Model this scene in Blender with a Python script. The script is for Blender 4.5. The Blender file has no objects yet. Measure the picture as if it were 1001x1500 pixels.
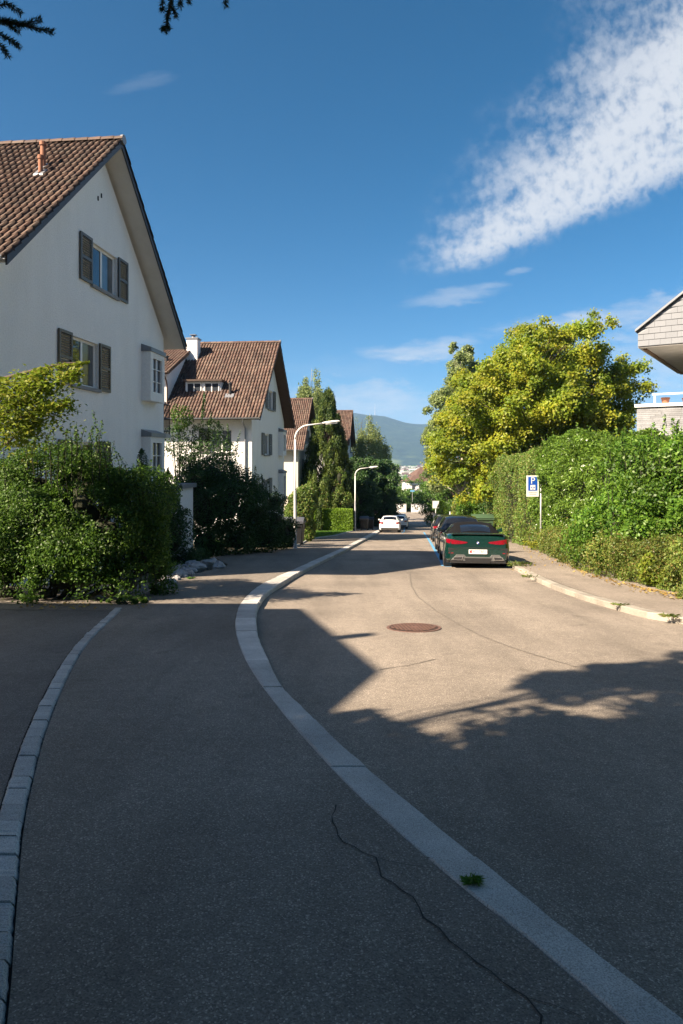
import bpy, math, random
import numpy as np
from mathutils import Vector, Matrix

rnd = random.Random(11)
RG = np.random.default_rng(11)
S = bpy.context.scene
COL = S.collection
PI = math.pi

# ------------------------------------------------------------------ object helpers
def tag(o, label=None, cat=None, group=None, kind=None):
    if label: o['label'] = label
    if cat: o['category'] = cat
    if group: o['group'] = group
    if kind: o['kind'] = kind
    return o

def empty(name, loc, rot=(0, 0, 0), label=None, cat=None, group=None):
    o = bpy.data.objects.new(name, None)
    COL.objects.link(o)
    o.location = loc
    o.rotation_euler = rot
    o.empty_display_size = 0.2
    return tag(o, label, cat, group)

def link(name, me, mat, parent=None, smooth=False):
    o = bpy.data.objects.new(name, me)
    COL.objects.link(o)
    if mat is not None:
        me.materials.clear()
        me.materials.append(mat)
    if smooth:
        me.polygons.foreach_set('use_smooth', [True] * len(me.polygons))
    if parent is not None: o.parent = parent
    return o

class MB:
    """collects shapes and links them as one mesh object"""
    def __init__(s): s.v = []; s.f = []; s.M = Matrix.Identity(4)
    def add(s, vs, fs):
        n = len(s.v)
        for p in vs: s.v.append(tuple(s.M @ Vector(p)))
        for f in fs: s.f.append(tuple(i + n for i in f))
        return s
    def box(s, x0, x1, y0, y1, z0, z1):
        return s.add([(x0,y0,z0),(x1,y0,z0),(x1,y1,z0),(x0,y1,z0),(x0,y0,z1),(x1,y0,z1),(x1,y1,z1),(x0,y1,z1)],
              [(0,3,2,1),(4,5,6,7),(0,1,5,4),(1,2,6,5),(2,3,7,6),(3,0,4,7)])
    def hexa(s, b, t):
        """two quads (lists of 4 points, same order) joined to a solid"""
        return s.add(list(b) + list(t), [(0,3,2,1),(4,5,6,7),(0,1,5,4),(1,2,6,5),(2,3,7,6),(3,0,4,7)])
    def prism(s, poly, axis, a0, a1):
        """poly of 2D points extruded along axis (0,1,2)"""
        def mk(p, a):
            return ((a, p[0], p[1]), (p[0], a, p[1]), (p[0], p[1], a))[axis]
        n = len(poly)
        vs = [mk(p, a0) for p in poly] + [mk(p, a1) for p in poly]
        fs = [tuple(range(n - 1, -1, -1)), tuple(range(n, 2 * n))]
        for i in range(n):
            j = (i + 1) % n
            fs.append((i, j, n + j, n + i))
        return s.add(vs, fs)
    def tube(s, pts, rad, n=8, caps=True):
        pts = [Vector(p) for p in pts]
        if not hasattr(rad, '__len__'): rad = [rad] * len(pts)
        vs = []; fs = []
        up = Vector((0, 0, 1))
        last = None
        for i, p in enumerate(pts):
            d = (pts[min(i + 1, len(pts) - 1)] - pts[max(i - 1, 0)])
            if d.length < 1e-9: d = up.copy()
            d.normalize()
            if last is None:
                a = d.cross(Vector((1, 0, 0)) if abs(d.x) < .8 else Vector((0, 1, 0)))
            else:
                a = last - d * last.dot(d)
                if a.length < 1e-6: a = d.cross(Vector((1, 0, 0)) if abs(d.x) < .8 else Vector((0, 1, 0)))
            a.normalize(); last = a
            b = d.cross(a)
            for k in range(n):
                t = 2 * PI * k / n
                vs.append(p + (a * math.cos(t) + b * math.sin(t)) * rad[i])
        for i in range(len(pts) - 1):
            for k in range(n):
                k2 = (k + 1) % n
                fs.append((i*n+k, i*n+k2, (i+1)*n+k2, (i+1)*n+k))
        if caps:
            fs.append(tuple(range(n - 1, -1, -1)))
            fs.append(tuple((len(pts)-1)*n + k for k in range(n)))
        return s.add(vs, fs)
    def disc(s, c, r, axis, h, n=24, r2=None):
        """short cylinder along axis"""
        r2 = r if r2 is None else r2
        e = [Vector((1,0,0)), Vector((0,1,0)), Vector((0,0,1))]
        d = e[axis]; a = e[(axis+1) % 3]; b = e[(axis+2) % 3]
        c = Vector(c); vs = []
        for q, rr in ((0, r), (h, r2)):
            for k in range(n):
                t = 2*PI*k/n
                vs.append(c + d*q + (a*math.cos(t) + b*math.sin(t))*rr)
        fs = [tuple(range(n-1, -1, -1)), tuple(range(n, 2*n))]
        for k in range(n):
            k2 = (k+1) % n
            fs.append((k, k2, n+k2, n+k))
        return s.add(vs, fs)
    def grid(s, P):
        """P[i][j] points"""
        r, c = len(P), len(P[0])
        vs = [p for row in P for p in row]
        fs = [(i*c+j, i*c+j+1, (i+1)*c+j+1, (i+1)*c+j) for i in range(r-1) for j in range(c-1)]
        return s.add(vs, fs)
    def build(s, name, mat, parent=None, smooth=False, bevel=0):
        me = bpy.data.meshes.new(name)
        me.from_pydata(s.v, [], s.f)
        me.update()
        o = link(name, me, mat, parent, smooth)
        if bevel:
            m = o.modifiers.new('bevel', 'BEVEL'); m.width = bevel; m.segments = 2; m.limit_method = 'ANGLE'
        return o

def np_mesh(name, V, F, mat, parent=None, smooth=False):
    """V (n,3), F (m,k) arrays"""
    me = bpy.data.meshes.new(name)
    V = np.ascontiguousarray(V, dtype=np.float32); F = np.ascontiguousarray(F, dtype=np.int32)
    m, k = F.shape
    me.vertices.add(len(V)); me.vertices.foreach_set('co', V.ravel())
    me.loops.add(m * k); me.loops.foreach_set('vertex_index', F.ravel())
    me.polygons.add(m)
    me.polygons.foreach_set('loop_start', np.arange(0, m * k, k, dtype=np.int32))
    me.update(calc_edges=True); me.validate()
    return link(name, me, mat, parent, smooth)

def sharp(o, deg=35):
    me = o.data
    me.polygons.foreach_set('use_smooth', [True] * len(me.polygons))
    try: me.set_sharp_from_angle(angle=math.radians(deg))
    except Exception: pass
    return o

def cut(o, cutters):
    """boolean-subtract boxes (x0,x1,y0,y1,z0,z1) from a mesh object"""
    mb = MB()
    for c in cutters: mb.box(*c)
    k = mb.build('cutter', None)
    k.parent = o.parent
    m = o.modifiers.new('cut', 'BOOLEAN'); m.object = k; m.operation = 'DIFFERENCE'; m.solver = 'EXACT'
    bpy.context.view_layer.update()
    dg = bpy.context.evaluated_depsgraph_get()
    me = bpy.data.meshes.new_from_object(o.evaluated_get(dg))
    o.modifiers.clear(); o.data = me
    bpy.data.objects.remove(k)

def text_mesh(txt, size, mat, parent, name, M, extrude=0.002):
    cu = bpy.data.curves.new('txt', 'FONT'); cu.body = txt; cu.size = size; cu.extrude = extrude
    cu.align_x = 'CENTER'; cu.align_y = 'CENTER'
    t = bpy.data.objects.new('txt', cu); COL.objects.link(t)
    bpy.context.view_layer.update()
    me = bpy.data.meshes.new_from_object(t.evaluated_get(bpy.context.evaluated_depsgraph_get()))
    bpy.data.objects.remove(t)
    me.transform(M)
    return link(name, me, mat, parent)

# ------------------------------------------------------------------ materials
def nodes(name):
    m = bpy.data.materials.new(name); m.use_nodes = True
    nt = m.node_tree
    return m, nt, nt.nodes, nt.links, nt.nodes['Principled BSDF']

def ramp(N, stops):
    r = N.new('ShaderNodeValToRGB')
    el = r.color_ramp.elements
    while len(el) < len(stops): el.new(.5)
    for e, (p, c) in zip(el, stops):
        e.position = p; e.color = (c[0], c[1], c[2], 1) if hasattr(c, '__len__') else (c, c, c, 1)
    return r

def noise(N, L, scale, detail=3, rough=.55, coord=None, vec=None):
    t = N.new('ShaderNodeTexNoise'); t.inputs['Scale'].default_value = scale
    t.inputs['Detail'].default_value = detail; t.inputs['Roughness'].default_value = rough
    if coord is not None: L.new(coord, t.inputs['Vector'])
    return t

def mul(N, L, a, b, blend='MULTIPLY', fac=1.0):
    m = N.new('ShaderNodeMix'); m.data_type = 'RGBA'; m.blend_type = blend
    m.inputs[0].default_value = fac
    L.new(a, m.inputs[6]); L.new(b, m.inputs[7])
    return m.outputs[2]

def pmat(name, col, rough=.6, var=.12, vscale=3.0, bump=0, bscale=40, metal=0, spec=.5, coat=0, bdist=.01):
    """principled with a mild noise variation of the colour, and noise bump"""
    m, nt, N, L, B = nodes(name)
    tc = N.new('ShaderNodeTexCoord')
    t = noise(N, L, vscale, 5, .6, tc.outputs['Object'])
    r = ramp(N, [(.25, [c * (1 - var) for c in col]), (.75, [min(1, c * (1 + var)) for c in col])])
    L.new(t.outputs[0], r.inputs[0]); L.new(r.outputs[0], B.inputs['Base Color'])
    B.inputs['Roughness'].default_value = rough
    B.inputs['Metallic'].default_value = metal
    B.inputs['Specular IOR Level'].default_value = spec
    B.inputs['Coat Weight'].default_value = coat
    B.inputs['Coat Roughness'].default_value = .04
    if bump:
        t2 = noise(N, L, bscale, 4, .6, tc.outputs['Object'])
        b = N.new('ShaderNodeBump'); b.inputs['Strength'].default_value = bump; b.inputs['Distance'].default_value = bdist
        L.new(t2.outputs[0], b.inputs['Height']); L.new(b.outputs[0], B.inputs['Normal'])
    return m

def leaf_mat(name, cols, rough=.55, trans=.35, vary=.25, vscale=1.2, spec=.4, cols2=None, v2=.5):
    """leaf colours spread per leaf, with patches of slightly different growth"""
    m, nt, N, L, B = nodes(name)
    cols = [(r * 1.08, g * 1.30, b * 1.2) for r, g, b in cols]
    if cols2: cols2 = [(r * 1.05, g * 1.25, b * 1.2) for r, g, b in cols2]
    g = N.new('ShaderNodeNewGeometry')
    k = len(cols)
    r = ramp(N, [(i / max(1, k - 1), c) for i, c in enumerate(cols)])
    L.new(g.outputs['Random Per Island'], r.inputs[0])
    tc = N.new('ShaderNodeTexCoord')
    t = noise(N, L, vscale, 2, .5, tc.outputs['Object'])
    r2 = ramp(N, [(.3, 1 - vary), (.7, 1 + vary)])
    L.new(t.outputs[0], r2.inputs[0])
    base = r.outputs[0]
    if cols2:
        rb = ramp(N, [(i / max(1, len(cols2) - 1), c) for i, c in enumerate(cols2)])
        L.new(g.outputs['Random Per Island'], rb.inputs[0])
        tb = noise(N, L, v2, 3, .6, tc.outputs['Object']); rs = ramp(N, [(.41, 0), (.60, 1)]); L.new(tb.outputs[0], rs.inputs[0])
        mx = N.new('ShaderNodeMix'); mx.data_type = 'RGBA'; L.new(rs.outputs[0], mx.inputs[0]); L.new(base, mx.inputs[6]); L.new(rb.outputs[0], mx.inputs[7])
        base = mx.outputs[2]
    c = mul(N, L, base, r2.outputs[0])
    L.new(c, B.inputs['Base Color'])
    B.inputs['Roughness'].default_value = rough
    B.inputs['Specular IOR Level'].default_value = spec
    tr = N.new('ShaderNodeBsdfTranslucent')
    L.new(c, tr.inputs['Color'])
    mx = N.new('ShaderNodeMixShader'); mx.inputs[0].default_value = trans
    L.new(B.outputs[0], mx.inputs[1]); L.new(tr.outputs[0], mx.inputs[2])
    L.new(mx.outputs[0], N['Material Output'].inputs['Surface'])
    return m

def asphalt_mat(name, base, warm=1.0, crackle=True):
    m, nt, N, L, B = nodes(name)
    tc = N.new('ShaderNodeTexCoord'); O = tc.outputs['Object']
    v = N.new('ShaderNodeTexVoronoi'); v.inputs['Scale'].default_value = 170; L.new(O, v.inputs['Vector'])
    sep = N.new('ShaderNodeSeparateColor'); L.new(v.outputs['Color'], sep.inputs[0])
    r = ramp(N, [(0, [c * .62 for c in base]), (.5, base), (.88, [c * 1.22 for c in base]), (1, [c * 2.3 for c in base])])
    L.new(sep.outputs[0], r.inputs[0])
    t1 = noise(N, L, .5, 6, .62, O); r1 = ramp(N, [(.3, .80), (.7, 1.18)]); L.new(t1.outputs[0], r1.inputs[0])
    t2 = noise(N, L, 9, 4, .6, O); r2 = ramp(N, [(.3, .90), (.7, 1.1)]); L.new(t2.outputs[0], r2.inputs[0])
    c = mul(N, L, r.outputs[0], r1.outputs[0]); c = mul(N, L, c, r2.outputs[0])
    # tar spots and oil stains
    t3 = noise(N, L, 2.2, 2, .4, O); r3 = ramp(N, [(.70, 1.0), (.76, .78)]); L.new(t3.outputs[0], r3.inputs[0])
    c = mul(N, L, c, r3.outputs[0])
    mp = N.new('ShaderNodeMapping'); mp.inputs['Scale'].default_value = (1.5, .16, 1); mp.inputs['Rotation'].default_value = (0, 0, .12); L.new(O, mp.inputs[0])
    t4 = noise(N, L, 1.0, 4, .6, mp.outputs[0]); r4 = ramp(N, [(.32, .82), (.5, 1.0), (.68, 1.14)]); L.new(t4.outputs[0], r4.inputs[0])
    c = mul(N, L, c, r4.outputs[0])
    v2 = N.new('ShaderNodeTexVoronoi'); v2.inputs['Scale'].default_value = 3.3; L.new(O, v2.inputs['Vector'])
    r5 = ramp(N, [(.035, .55), (.06, 1.0)]); L.new(v2.outputs['Distance'], r5.inputs[0])
    c = mul(N, L, c, r5.outputs[0], fac=.55)
    L.new(c, B.inputs['Base Color'])
    B.inputs['Roughness'].default_value = .85
    B.inputs['Specular IOR Level'].default_value = .3
    b = N.new('ShaderNodeBump'); b.inputs['Strength'].default_value = .45; b.inputs['Distance'].default_value = .004
    L.new(v.outputs['Distance'], b.inputs['Height']); L.new(b.outputs[0], B.inputs['Normal'])
    return m

def granite_mat(name, base):
    m, nt, N, L, B = nodes(name)
    tc = N.new('ShaderNodeTexCoord'); O = tc.outputs['Object']
    t = noise(N, L, 160, 3, .7, O); r = ramp(N, [(.35, [c * .55 for c in base]), (.5, base), (.68, [c * 1.35 for c in base])])
    L.new(t.outputs[0], r.inputs[0])
    t1 = noise(N, L, 2.5, 6, .65, O); r1 = ramp(N, [(.3, .74), (.7, 1.15)]); L.new(t1.outputs[0], r1.inputs[0])
    c = mul(N, L, r.outputs[0], r1.outputs[0])
    g = N.new('ShaderNodeNewGeometry')
    r2 = ramp(N, [(0, .84), (1, 1.14)]); L.new(g.outputs['Random Per Island'], r2.inputs[0])
    c = mul(N, L, c, r2.outputs[0])
    L.new(c, B.inputs['Base Color']); B.inputs['Roughness'].default_value = .8
    b = N.new('ShaderNodeBump'); b.inputs['Strength'].default_value = .4; b.inputs['Distance'].default_value = .004
    L.new(t.outputs[0], b.inputs['Height']); L.new(b.outputs[0], B.inputs['Normal'])
    return m

def tile_mat(name, cols):
    m, nt, N, L, B = nodes(name)
    g = N.new('ShaderNodeNewGeometry')
    r = ramp(N, [(i / (len(cols) - 1), c) for i, c in enumerate(cols)])
    L.new(g.outputs['Random Per Island'], r.inputs[0])
    tc = N.new('ShaderNodeTexCoord')
    t = noise(N, L, 1.1, 5, .65, tc.outputs['Object']); r1 = ramp(N, [(.3, .68), (.7, 1.2)]); L.new(t.outputs[0], r1.inputs[0])
    t2 = noise(N, L, 22, 4, .7, tc.outputs['Object']); r2 = ramp(N, [(.35, .66), (.6, 1.1)]); L.new(t2.outputs[0], r2.inputs[0])
    c = mul(N, L, r.outputs[0], r1.outputs[0]); c = mul(N, L, c, r2.outputs[0])
    # lichen flecks
    t3 = noise(N, L, 8, 4, .7, tc.outputs['Object']); r3 = ramp(N, [(.62, 0), (.72, 1)]); L.new(t3.outputs[0], r3.inputs[0])
    mx = N.new('ShaderNodeMix'); mx.data_type = 'RGBA'; L.new(r3.outputs[0], mx.inputs[0])
    L.new(c, mx.inputs[6]); mx.inputs[7].default_value = (.16, .13, .09, 1)
    L.new(mx.outputs[2], B.inputs['Base Color']); B.inputs['Roughness'].default_value = .75
    b = N.new('ShaderNodeBump'); b.inputs['Strength'].default_value = .3; b.inputs['Distance'].default_value = .01
    L.new(t2.outputs[0], b.inputs['Height']); L.new(b.outputs[0], B.inputs['Normal'])
    return m

def glass_mat(name, col, rough=.03):
    m, nt, N, L, B = nodes(name)
    tc = N.new('ShaderNodeTexCoord')
    t = noise(N, L, 1.5, 2, .5, tc.outputs['Object'])
    r = ramp(N, [(.35, [c * .6 for c in col]), (.65, col)]); L.new(t.outputs[0], r.inputs[0])
    L.new(r.outputs[0], B.inputs['Base Color'])
    B.inputs['Roughness'].default_value = rough; B.inputs['IOR'].default_value = 1.5
    B.inputs['Specular IOR Level'].default_value = .9
    return m

def stucco_mat(name, col):
    m, nt, N, L, B = nodes(name)
    tc = N.new('ShaderNodeTexCoord'); O = tc.outputs['Object']
    mp = N.new('ShaderNodeMapping'); mp.inputs['Scale'].default_value = (1.2, 1.2, .35); L.new(O, mp.inputs[0])
    t = noise(N, L, 1.3, 6, .65, mp.outputs[0]); r = ramp(N, [(.3, [c * .92 for c in col]), (.7, col)]); L.new(t.outputs[0], r.inputs[0])
    t2 = noise(N, L, 26, 3, .6, O); r2 = ramp(N, [(.3, .90), (.65, 1.03)]); L.new(t2.outputs[0], r2.inputs[0])
    c = mul(N, L, r.outputs[0], r2.outputs[0]); L.new(c, B.inputs['Base Color'])
    B.inputs['Roughness'].default_value = .9; B.inputs['Specular IOR Level'].default_value = .2
    b = N.new('ShaderNodeBump'); b.inputs['Strength'].default_value = .7; b.inputs['Distance'].default_value = .02
    L.new(t2.outputs[0], b.inputs['Height']); L.new(b.outputs[0], B.inputs['Normal'])
    return m

M = {}
M['asphalt'] = asphalt_mat('road_asphalt', (.212, .184, .155))
M['pave'] = asphalt_mat('pavement_asphalt', (.172, .152, .131))
M['foot'] = asphalt_mat('footpath_asphalt', (.215, .185, .155))
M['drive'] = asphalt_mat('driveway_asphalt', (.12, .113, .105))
M['granite'] = granite_mat('kerb_granite', (.46, .45, .43))
M['granite_y'] = granite_mat('kerb_sandstone', (.34, .31, .265))
M['paver'] = granite_mat('paver_granite', (.40, .40, .39))
M['earth'] = pmat('earth', (.085, .07, .045), .95, .3, 1.2, .5, 12)
M['meadow'] = pmat('far_meadow', (.07, .11, .045), .95, .5, .004)
M['stucco'] = stucco_mat('white_stucco', (.87, .87, .86))
M['stucco2'] = stucco_mat('cream_stucco', (.74, .70, .60))
M['white'] = pmat('white_paint', (.80, .80, .78), .5, .05, 4)
M['soffit'] = pmat('white_soffit', (.66, .64, .60), .7, .07, 3)
M['soffit_brown'] = pmat('brown_soffit', (.085, .05, .032), .7, .25, 6)
M['verge'] = pmat('dark_verge_board', (.028, .028, .036), .5, .2, 5)
M['verge_brown'] = pmat('brown_verge_board', (.06, .035, .025), .6, .2, 5)
M['shutter'] = pmat('grey_shutter_paint', (.105, .105, .10), .5, .15, 6)
M['shutter_b'] = pmat('brown_shutter_paint', (.125, .10, .065), .5, .2, 6)
M['sill'] = pmat('grey_stone_sill', (.22, .22, .225), .7, .15, 6)
M['lead'] = pmat('grey_sheet_metal', (.20, .215, .24), .5, .12, 4, metal=.2)
M['tile'] = tile_mat('clay_tiles', [(.046, .027, .021), (.085, .047, .034), (.106, .057, .040), (.125, .078, .057), (.074, .052, .039)])
M['tile2'] = tile_mat('clay_tiles_red', [(.064, .036, .028), (.102, .056, .043), (.122, .069, .052), (.143, .095, .073), (.09, .060, .047)])
M['clay'] = pmat('clay_pipe', (.30, .13, .075), .8, .2, 8)
M['glass'] = glass_mat('window_glass', (.05, .06, .075))
M['glass_d'] = glass_mat('window_glass_curtain', (.14, .15, .155), .12)
M['carglass'] = glass_mat('car_glass', (.012, .014, .018))
M['iron'] = pmat('black_iron', (.015, .015, .017), .45, .2, 8)
M['galv'] = pmat('galvanised_steel', (.46, .47, .48), .42, .12, 7, metal=.5)
M['lampwhite'] = pmat('lamp_paint', (.74, .73, .70), .4, .06, 6)
M['lampgrey'] = pmat('lamp_base_paint', (.35, .36, .37), .5, .1, 6)
M['bark'] = pmat('bark', (.075, .055, .04), .9, .35, 5, .8, 25)
M['bark_l'] = pmat('pale_bark', (.30, .27, .23), .85, .4, 6, .6, 20)
M['twig'] = pmat('hedge_twigs', (.022, .026, .012), .95, .4, 5, .5, 14)
M['rock'] = pmat('garden_rock', (.34, .34, .35), .85, .35, 7, .8, 14)
M['slate'] = pmat('slate_panel', (.15, .165, .19), .55, .08, 2)
M['concrete'] = pmat('concrete', (.42, .41, .39), .85, .12, 3, .4, 40)
M['rust'] = pmat('cast_iron_cover', (.13, .072, .055), .7, .3, 20, .5, 60)
M['rust_d'] = pmat('cast_iron_grime', (.045, .028, .022), .8, .3, 20)
M['tyre'] = pmat('tyre_rubber', (.014, .014, .015), .8, .2, 9)
M['rim'] = pmat('alloy_rim', (.25, .25, .26), .35, .1, 5, metal=.8)
M['plast'] = pmat('black_plastic', (.016, .016, .017), .5, .2, 8)
M['soft'] = pmat('soft_top_fabric', (.006, .006, .007), 1.0, .15, 12, .2, 200, spec=.15)
M['chrome'] = pmat('chrome', (.7, .7, .7), .15, .05, 3, metal=1)
M['red'] = pmat('tail_light_red', (.20, .003, .012), .12, .2, 8, coat=1)
M['lens'] = pmat('clear_lens', (.7, .7, .7), .1, .1, 8, coat=1)
M['platew'] = pmat('plate_white', (.80, .80, .78), .5, .05, 10)
M['ink'] = pmat('black_ink', (.02, .02, .022), .6, .1, 10)
M['inkred'] = pmat('red_ink', (.6, .02, .02), .6, .1, 10)
M['signblue'] = pmat('sign_blue', (.012, .085, .48), .35, .06, 3)
M['signwhite'] = pmat('sign_white', (.80, .80, .78), .35, .04, 3)
M['inkgrey'] = pmat('grey_ink', (.30, .30, .31), .6, .1, 10)
M['bluepaint'] = pmat('blue_road_paint', (.10, .30, .50), .7, .25, 14)
M['crack'] = pmat('crack_dirt', (.022, .022, .022), .95, .3, 20)
M['joint'] = pmat('bitumen_joint', (.150, .132, .112), .85, .3, 9)
M['wood_brown'] = pmat('brown_wood', (.10, .055, .03), .6, .2, 5)
def paint(name, col, rough=.3): return pmat(name, col, rough, .05, 2, coat=.8)
M['green_paint'] = paint('car_paint_green', (.002, .023, .018), .16)
M['black_paint'] = paint('car_paint_black', (.010, .010, .012), .22)
M['white_paint'] = paint('car_paint_white', (.78, .78, .77))
M['navy_paint'] = paint('car_paint_navy', (.012, .02, .05))
M['bin_green'] = pmat('bin_green', (.045, .085, .045), .5, .1, 4)
M['bin_dark'] = pmat('bin_dark', (.010, .011, .013), .5, .15, 4)
M['bin_lid'] = pmat('bin_lid', (.085, .09, .105), .45, .1, 4)
M['door_grey'] = pmat('grey_door', (.15, .17, .19), .5, .1, 4)

# leaf materials (brightened and greened beyond real leaves for the sunlit look)
M['lf_bush'] = leaf_mat('bush_leaves', [(.028, .055, .010), (.045, .085, .012), (.07, .12, .015), (.115, .165, .022)], .5, .40)
M['lf_lime'] = leaf_mat('lime_leaves', [(.11, .15, .012), (.16, .19, .018), (.20, .21, .025), (.22, .18, .03)], .5, .45)
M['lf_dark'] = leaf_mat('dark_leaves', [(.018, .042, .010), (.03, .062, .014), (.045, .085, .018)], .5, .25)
M['lf_laurel'] = leaf_mat('laurel_leaves', [(.06, .105, .016), (.095, .145, .02), (.13, .185, .026), (.17, .22, .038)], .32, .35, spec=.5)
M['lf_mixed'] = leaf_mat('mixed_hedge_leaves', [(.075, .125, .022), (.11, .165, .03), (.14, .195, .035), (.19, .19, .05), (.19, .13, .05)], .5, .4, .3, .7)
M['lf_shrub'] = leaf_mat('shrub_leaves', [(.045, .10, .013), (.075, .14, .017), (.115, .19, .022), (.16, .22, .03)], .45, .45, .4, .9)
M['lf_low'] = leaf_mat('low_hedge_leaves', [(.065, .095, .018), (.10, .13, .024), (.135, .16, .03), (.17, .16, .035), (.18, .11, .04)], .5, .4, .35, .9)
M['lf_yel'] = leaf_mat('yellow_shrub_leaves', [(.20, .21, .02), (.27, .25, .025), (.32, .25, .03)], .5, .45)
M['lf_maple'] = leaf_mat('maple_leaves', [(.10, .145, .014), (.15, .195, .016), (.19, .225, .018), (.23, .24, .02)], .5, .5, .25, .5, cols2=[(.23, .24, .018), (.28, .27, .02), (.31, .275, .02), (.34, .25, .022)], v2=.55)
M['lf_birch'] = leaf_mat('birch_leaves', [(.13, .155, .055), (.18, .20, .075), (.22, .235, .09), (.27, .26, .11)], .5, .45)
M['lf_yew'] = leaf_mat('yew_needles', [(.022, .045, .010), (.04, .07, .012), (.06, .09, .016)], .6, .2, .3, .8, cols2=[(.075, .10, .016), (.11, .13, .022), (.14, .145, .03)], v2=.8)
M['lf_thuja'] = leaf_mat('thuja_sprays', [(.12, .19, .014), (.16, .23, .018), (.20, .26, .024)], .55, .4, .15)
M['lf_tree'] = leaf_mat('green_tree_leaves', [(.05, .095, .016), (.08, .135, .022), (.115, .18, .03)], .5, .4, .3, .4)
M['lf_spruce'] = leaf_mat('spruce_needles', [(.010, .022, .010), (.018, .034, .014), (.026, .046, .018)], .6, .1)
M['lf_grass'] = leaf_mat('grass_blades', [(.06, .13, .015), (.09, .17, .02), (.13, .20, .03)], .5, .35)
M['lf_dry'] = leaf_mat('fallen_leaves', [(.25, .13, .04), (.35, .22, .06), (.20, .09, .035), (.40, .28, .09)], .7, .2)

# ------------------------------------------------------------------ terrain
EYE = 1.62
SL = 0.082
def zr(Y):
    """height of the road surface below the eye (the eye is at z = 0)"""
    if Y < 70: return -EYE - SL * Y
    z70 = -EYE - SL * 70
    if Y < 130:
        t = (Y - 70) / 60
        return z70 - 60 * (SL * t - (SL - .028) * t * t / 2)
    z130 = z70 - 60 * (SL - (SL - .028) / 2)
    if Y < 138: return z130 - .028 * (Y - 130)
    z138 = z130 - .028 * 8
    if Y < 900: return z138 - (Y - 138) * .10 + (Y - 138) ** 2 * .10 / (2 * 762) * .96
    return zr(899.9)
def zp(Y): return zr(Y) + .10
def onroad(px, py):
    """ground point whose bearing and depression were read off in the photo (1000 px = focal length)"""
    Y = 1000 * EYE / (py - 670 - 1000 * SL); return ((px - 500) * Y / 1000, Y)
def onpave(px, py):
    Y = 1000 * (EYE - .10) / (py - 670 - 1000 * SL); return ((px - 500) * Y / 1000, Y)

def curve_of(pts):
    """smooth x(Y) through points, sorted by Y"""
    p = sorted((y, x) for x, y in pts)
    ys = np.array([a for a, b in p]); xs = np.array([b for a, b in p])
    m = np.gradient(xs, ys)
    def f(Y):
        i = int(np.clip(np.searchsorted(ys, Y) - 1, 0, len(ys) - 2))
        h = ys[i+1] - ys[i]; t = (Y - ys[i]) / h
        if t < 0: return float(xs[0] + m[0] * (Y - ys[0]))
        if t > 1: return float(xs[-1] + m[-1] * (Y - ys[-1]))
        a = 2*t**3-3*t*t+1; b = t**3-2*t*t+t; c = -2*t**3+3*t*t; d = t**3-t*t
        return float(a*xs[i] + b*h*m[i] + c*xs[i+1] + d*h*m[i+1])
    return f

kl = [onpave(*p) for p in [(915,1500),(780,1382),(670,1295),(595,1230),(500,1141),(450,1087),(400,1027),(370,985),(350,945),(344,912),(354,881),(374,861),(430,834)]]
kl += [(-.25, 27.6), (2.10, 50.7), (6.0, 90), (9.0, 120), (2.0, -.6), (3.5, -3.5), (5.4, -7)]
KL = curve_of(kl)
kr = [onpave(*p) for p in [(1001,1492),(750,1295),(605,1177),(500,1090),(450,1040),(415,1005),(395,970),(377,925),(378,886),(390,868),(415,852)]]
kr += [(.17, 28.7), (2.52, 50.7), (6.42, 90), (9.42, 120), (2.5, -.6), (4.0, -3.5), (5.9, -7)]
KR = curve_of(kr)
rr = [(5.08, 20.5), (4.69, 17.05), (4.5, 14.1), (4.57, 11.6), (4.79, 10.3), (4.98, 9.94), (5.7, 8.4), (7.2, 6.6), (10, 4.6), (14, 2.8), (22, 1),
      (6.35, 33), (9.3, 62), (12.2, 91), (15.1, 120)]
RR = curve_of(rr)
RK = lambda Y: RR(Y) + .21

def ysamples(a, b):
    out = []; y = a
    while y < b:
        out.append(y); y += .25 if y < 14 else (.6 if y < 40 else 2.5)
    out.append(b); return out

def strip(name, fa, fb, ys, fz, mat, n=1, kind='structure'):
    V = []; F = []
    for y in ys:
        a, b = fa(y), fb(y)
        for k in range(n + 1):
            V.append((a + (b - a) * k / n, y, fz(y)))
    c = n + 1
    for i in range(len(ys) - 1):
        for k in range(n):
            F.append((i*c+k, i*c+k+1, (i+1)*c+k+1, (i+1)*c+k))
    o = np_mesh(name, np.array(V), np.array(F), mat)
    return tag(o, kind=kind)

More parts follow.
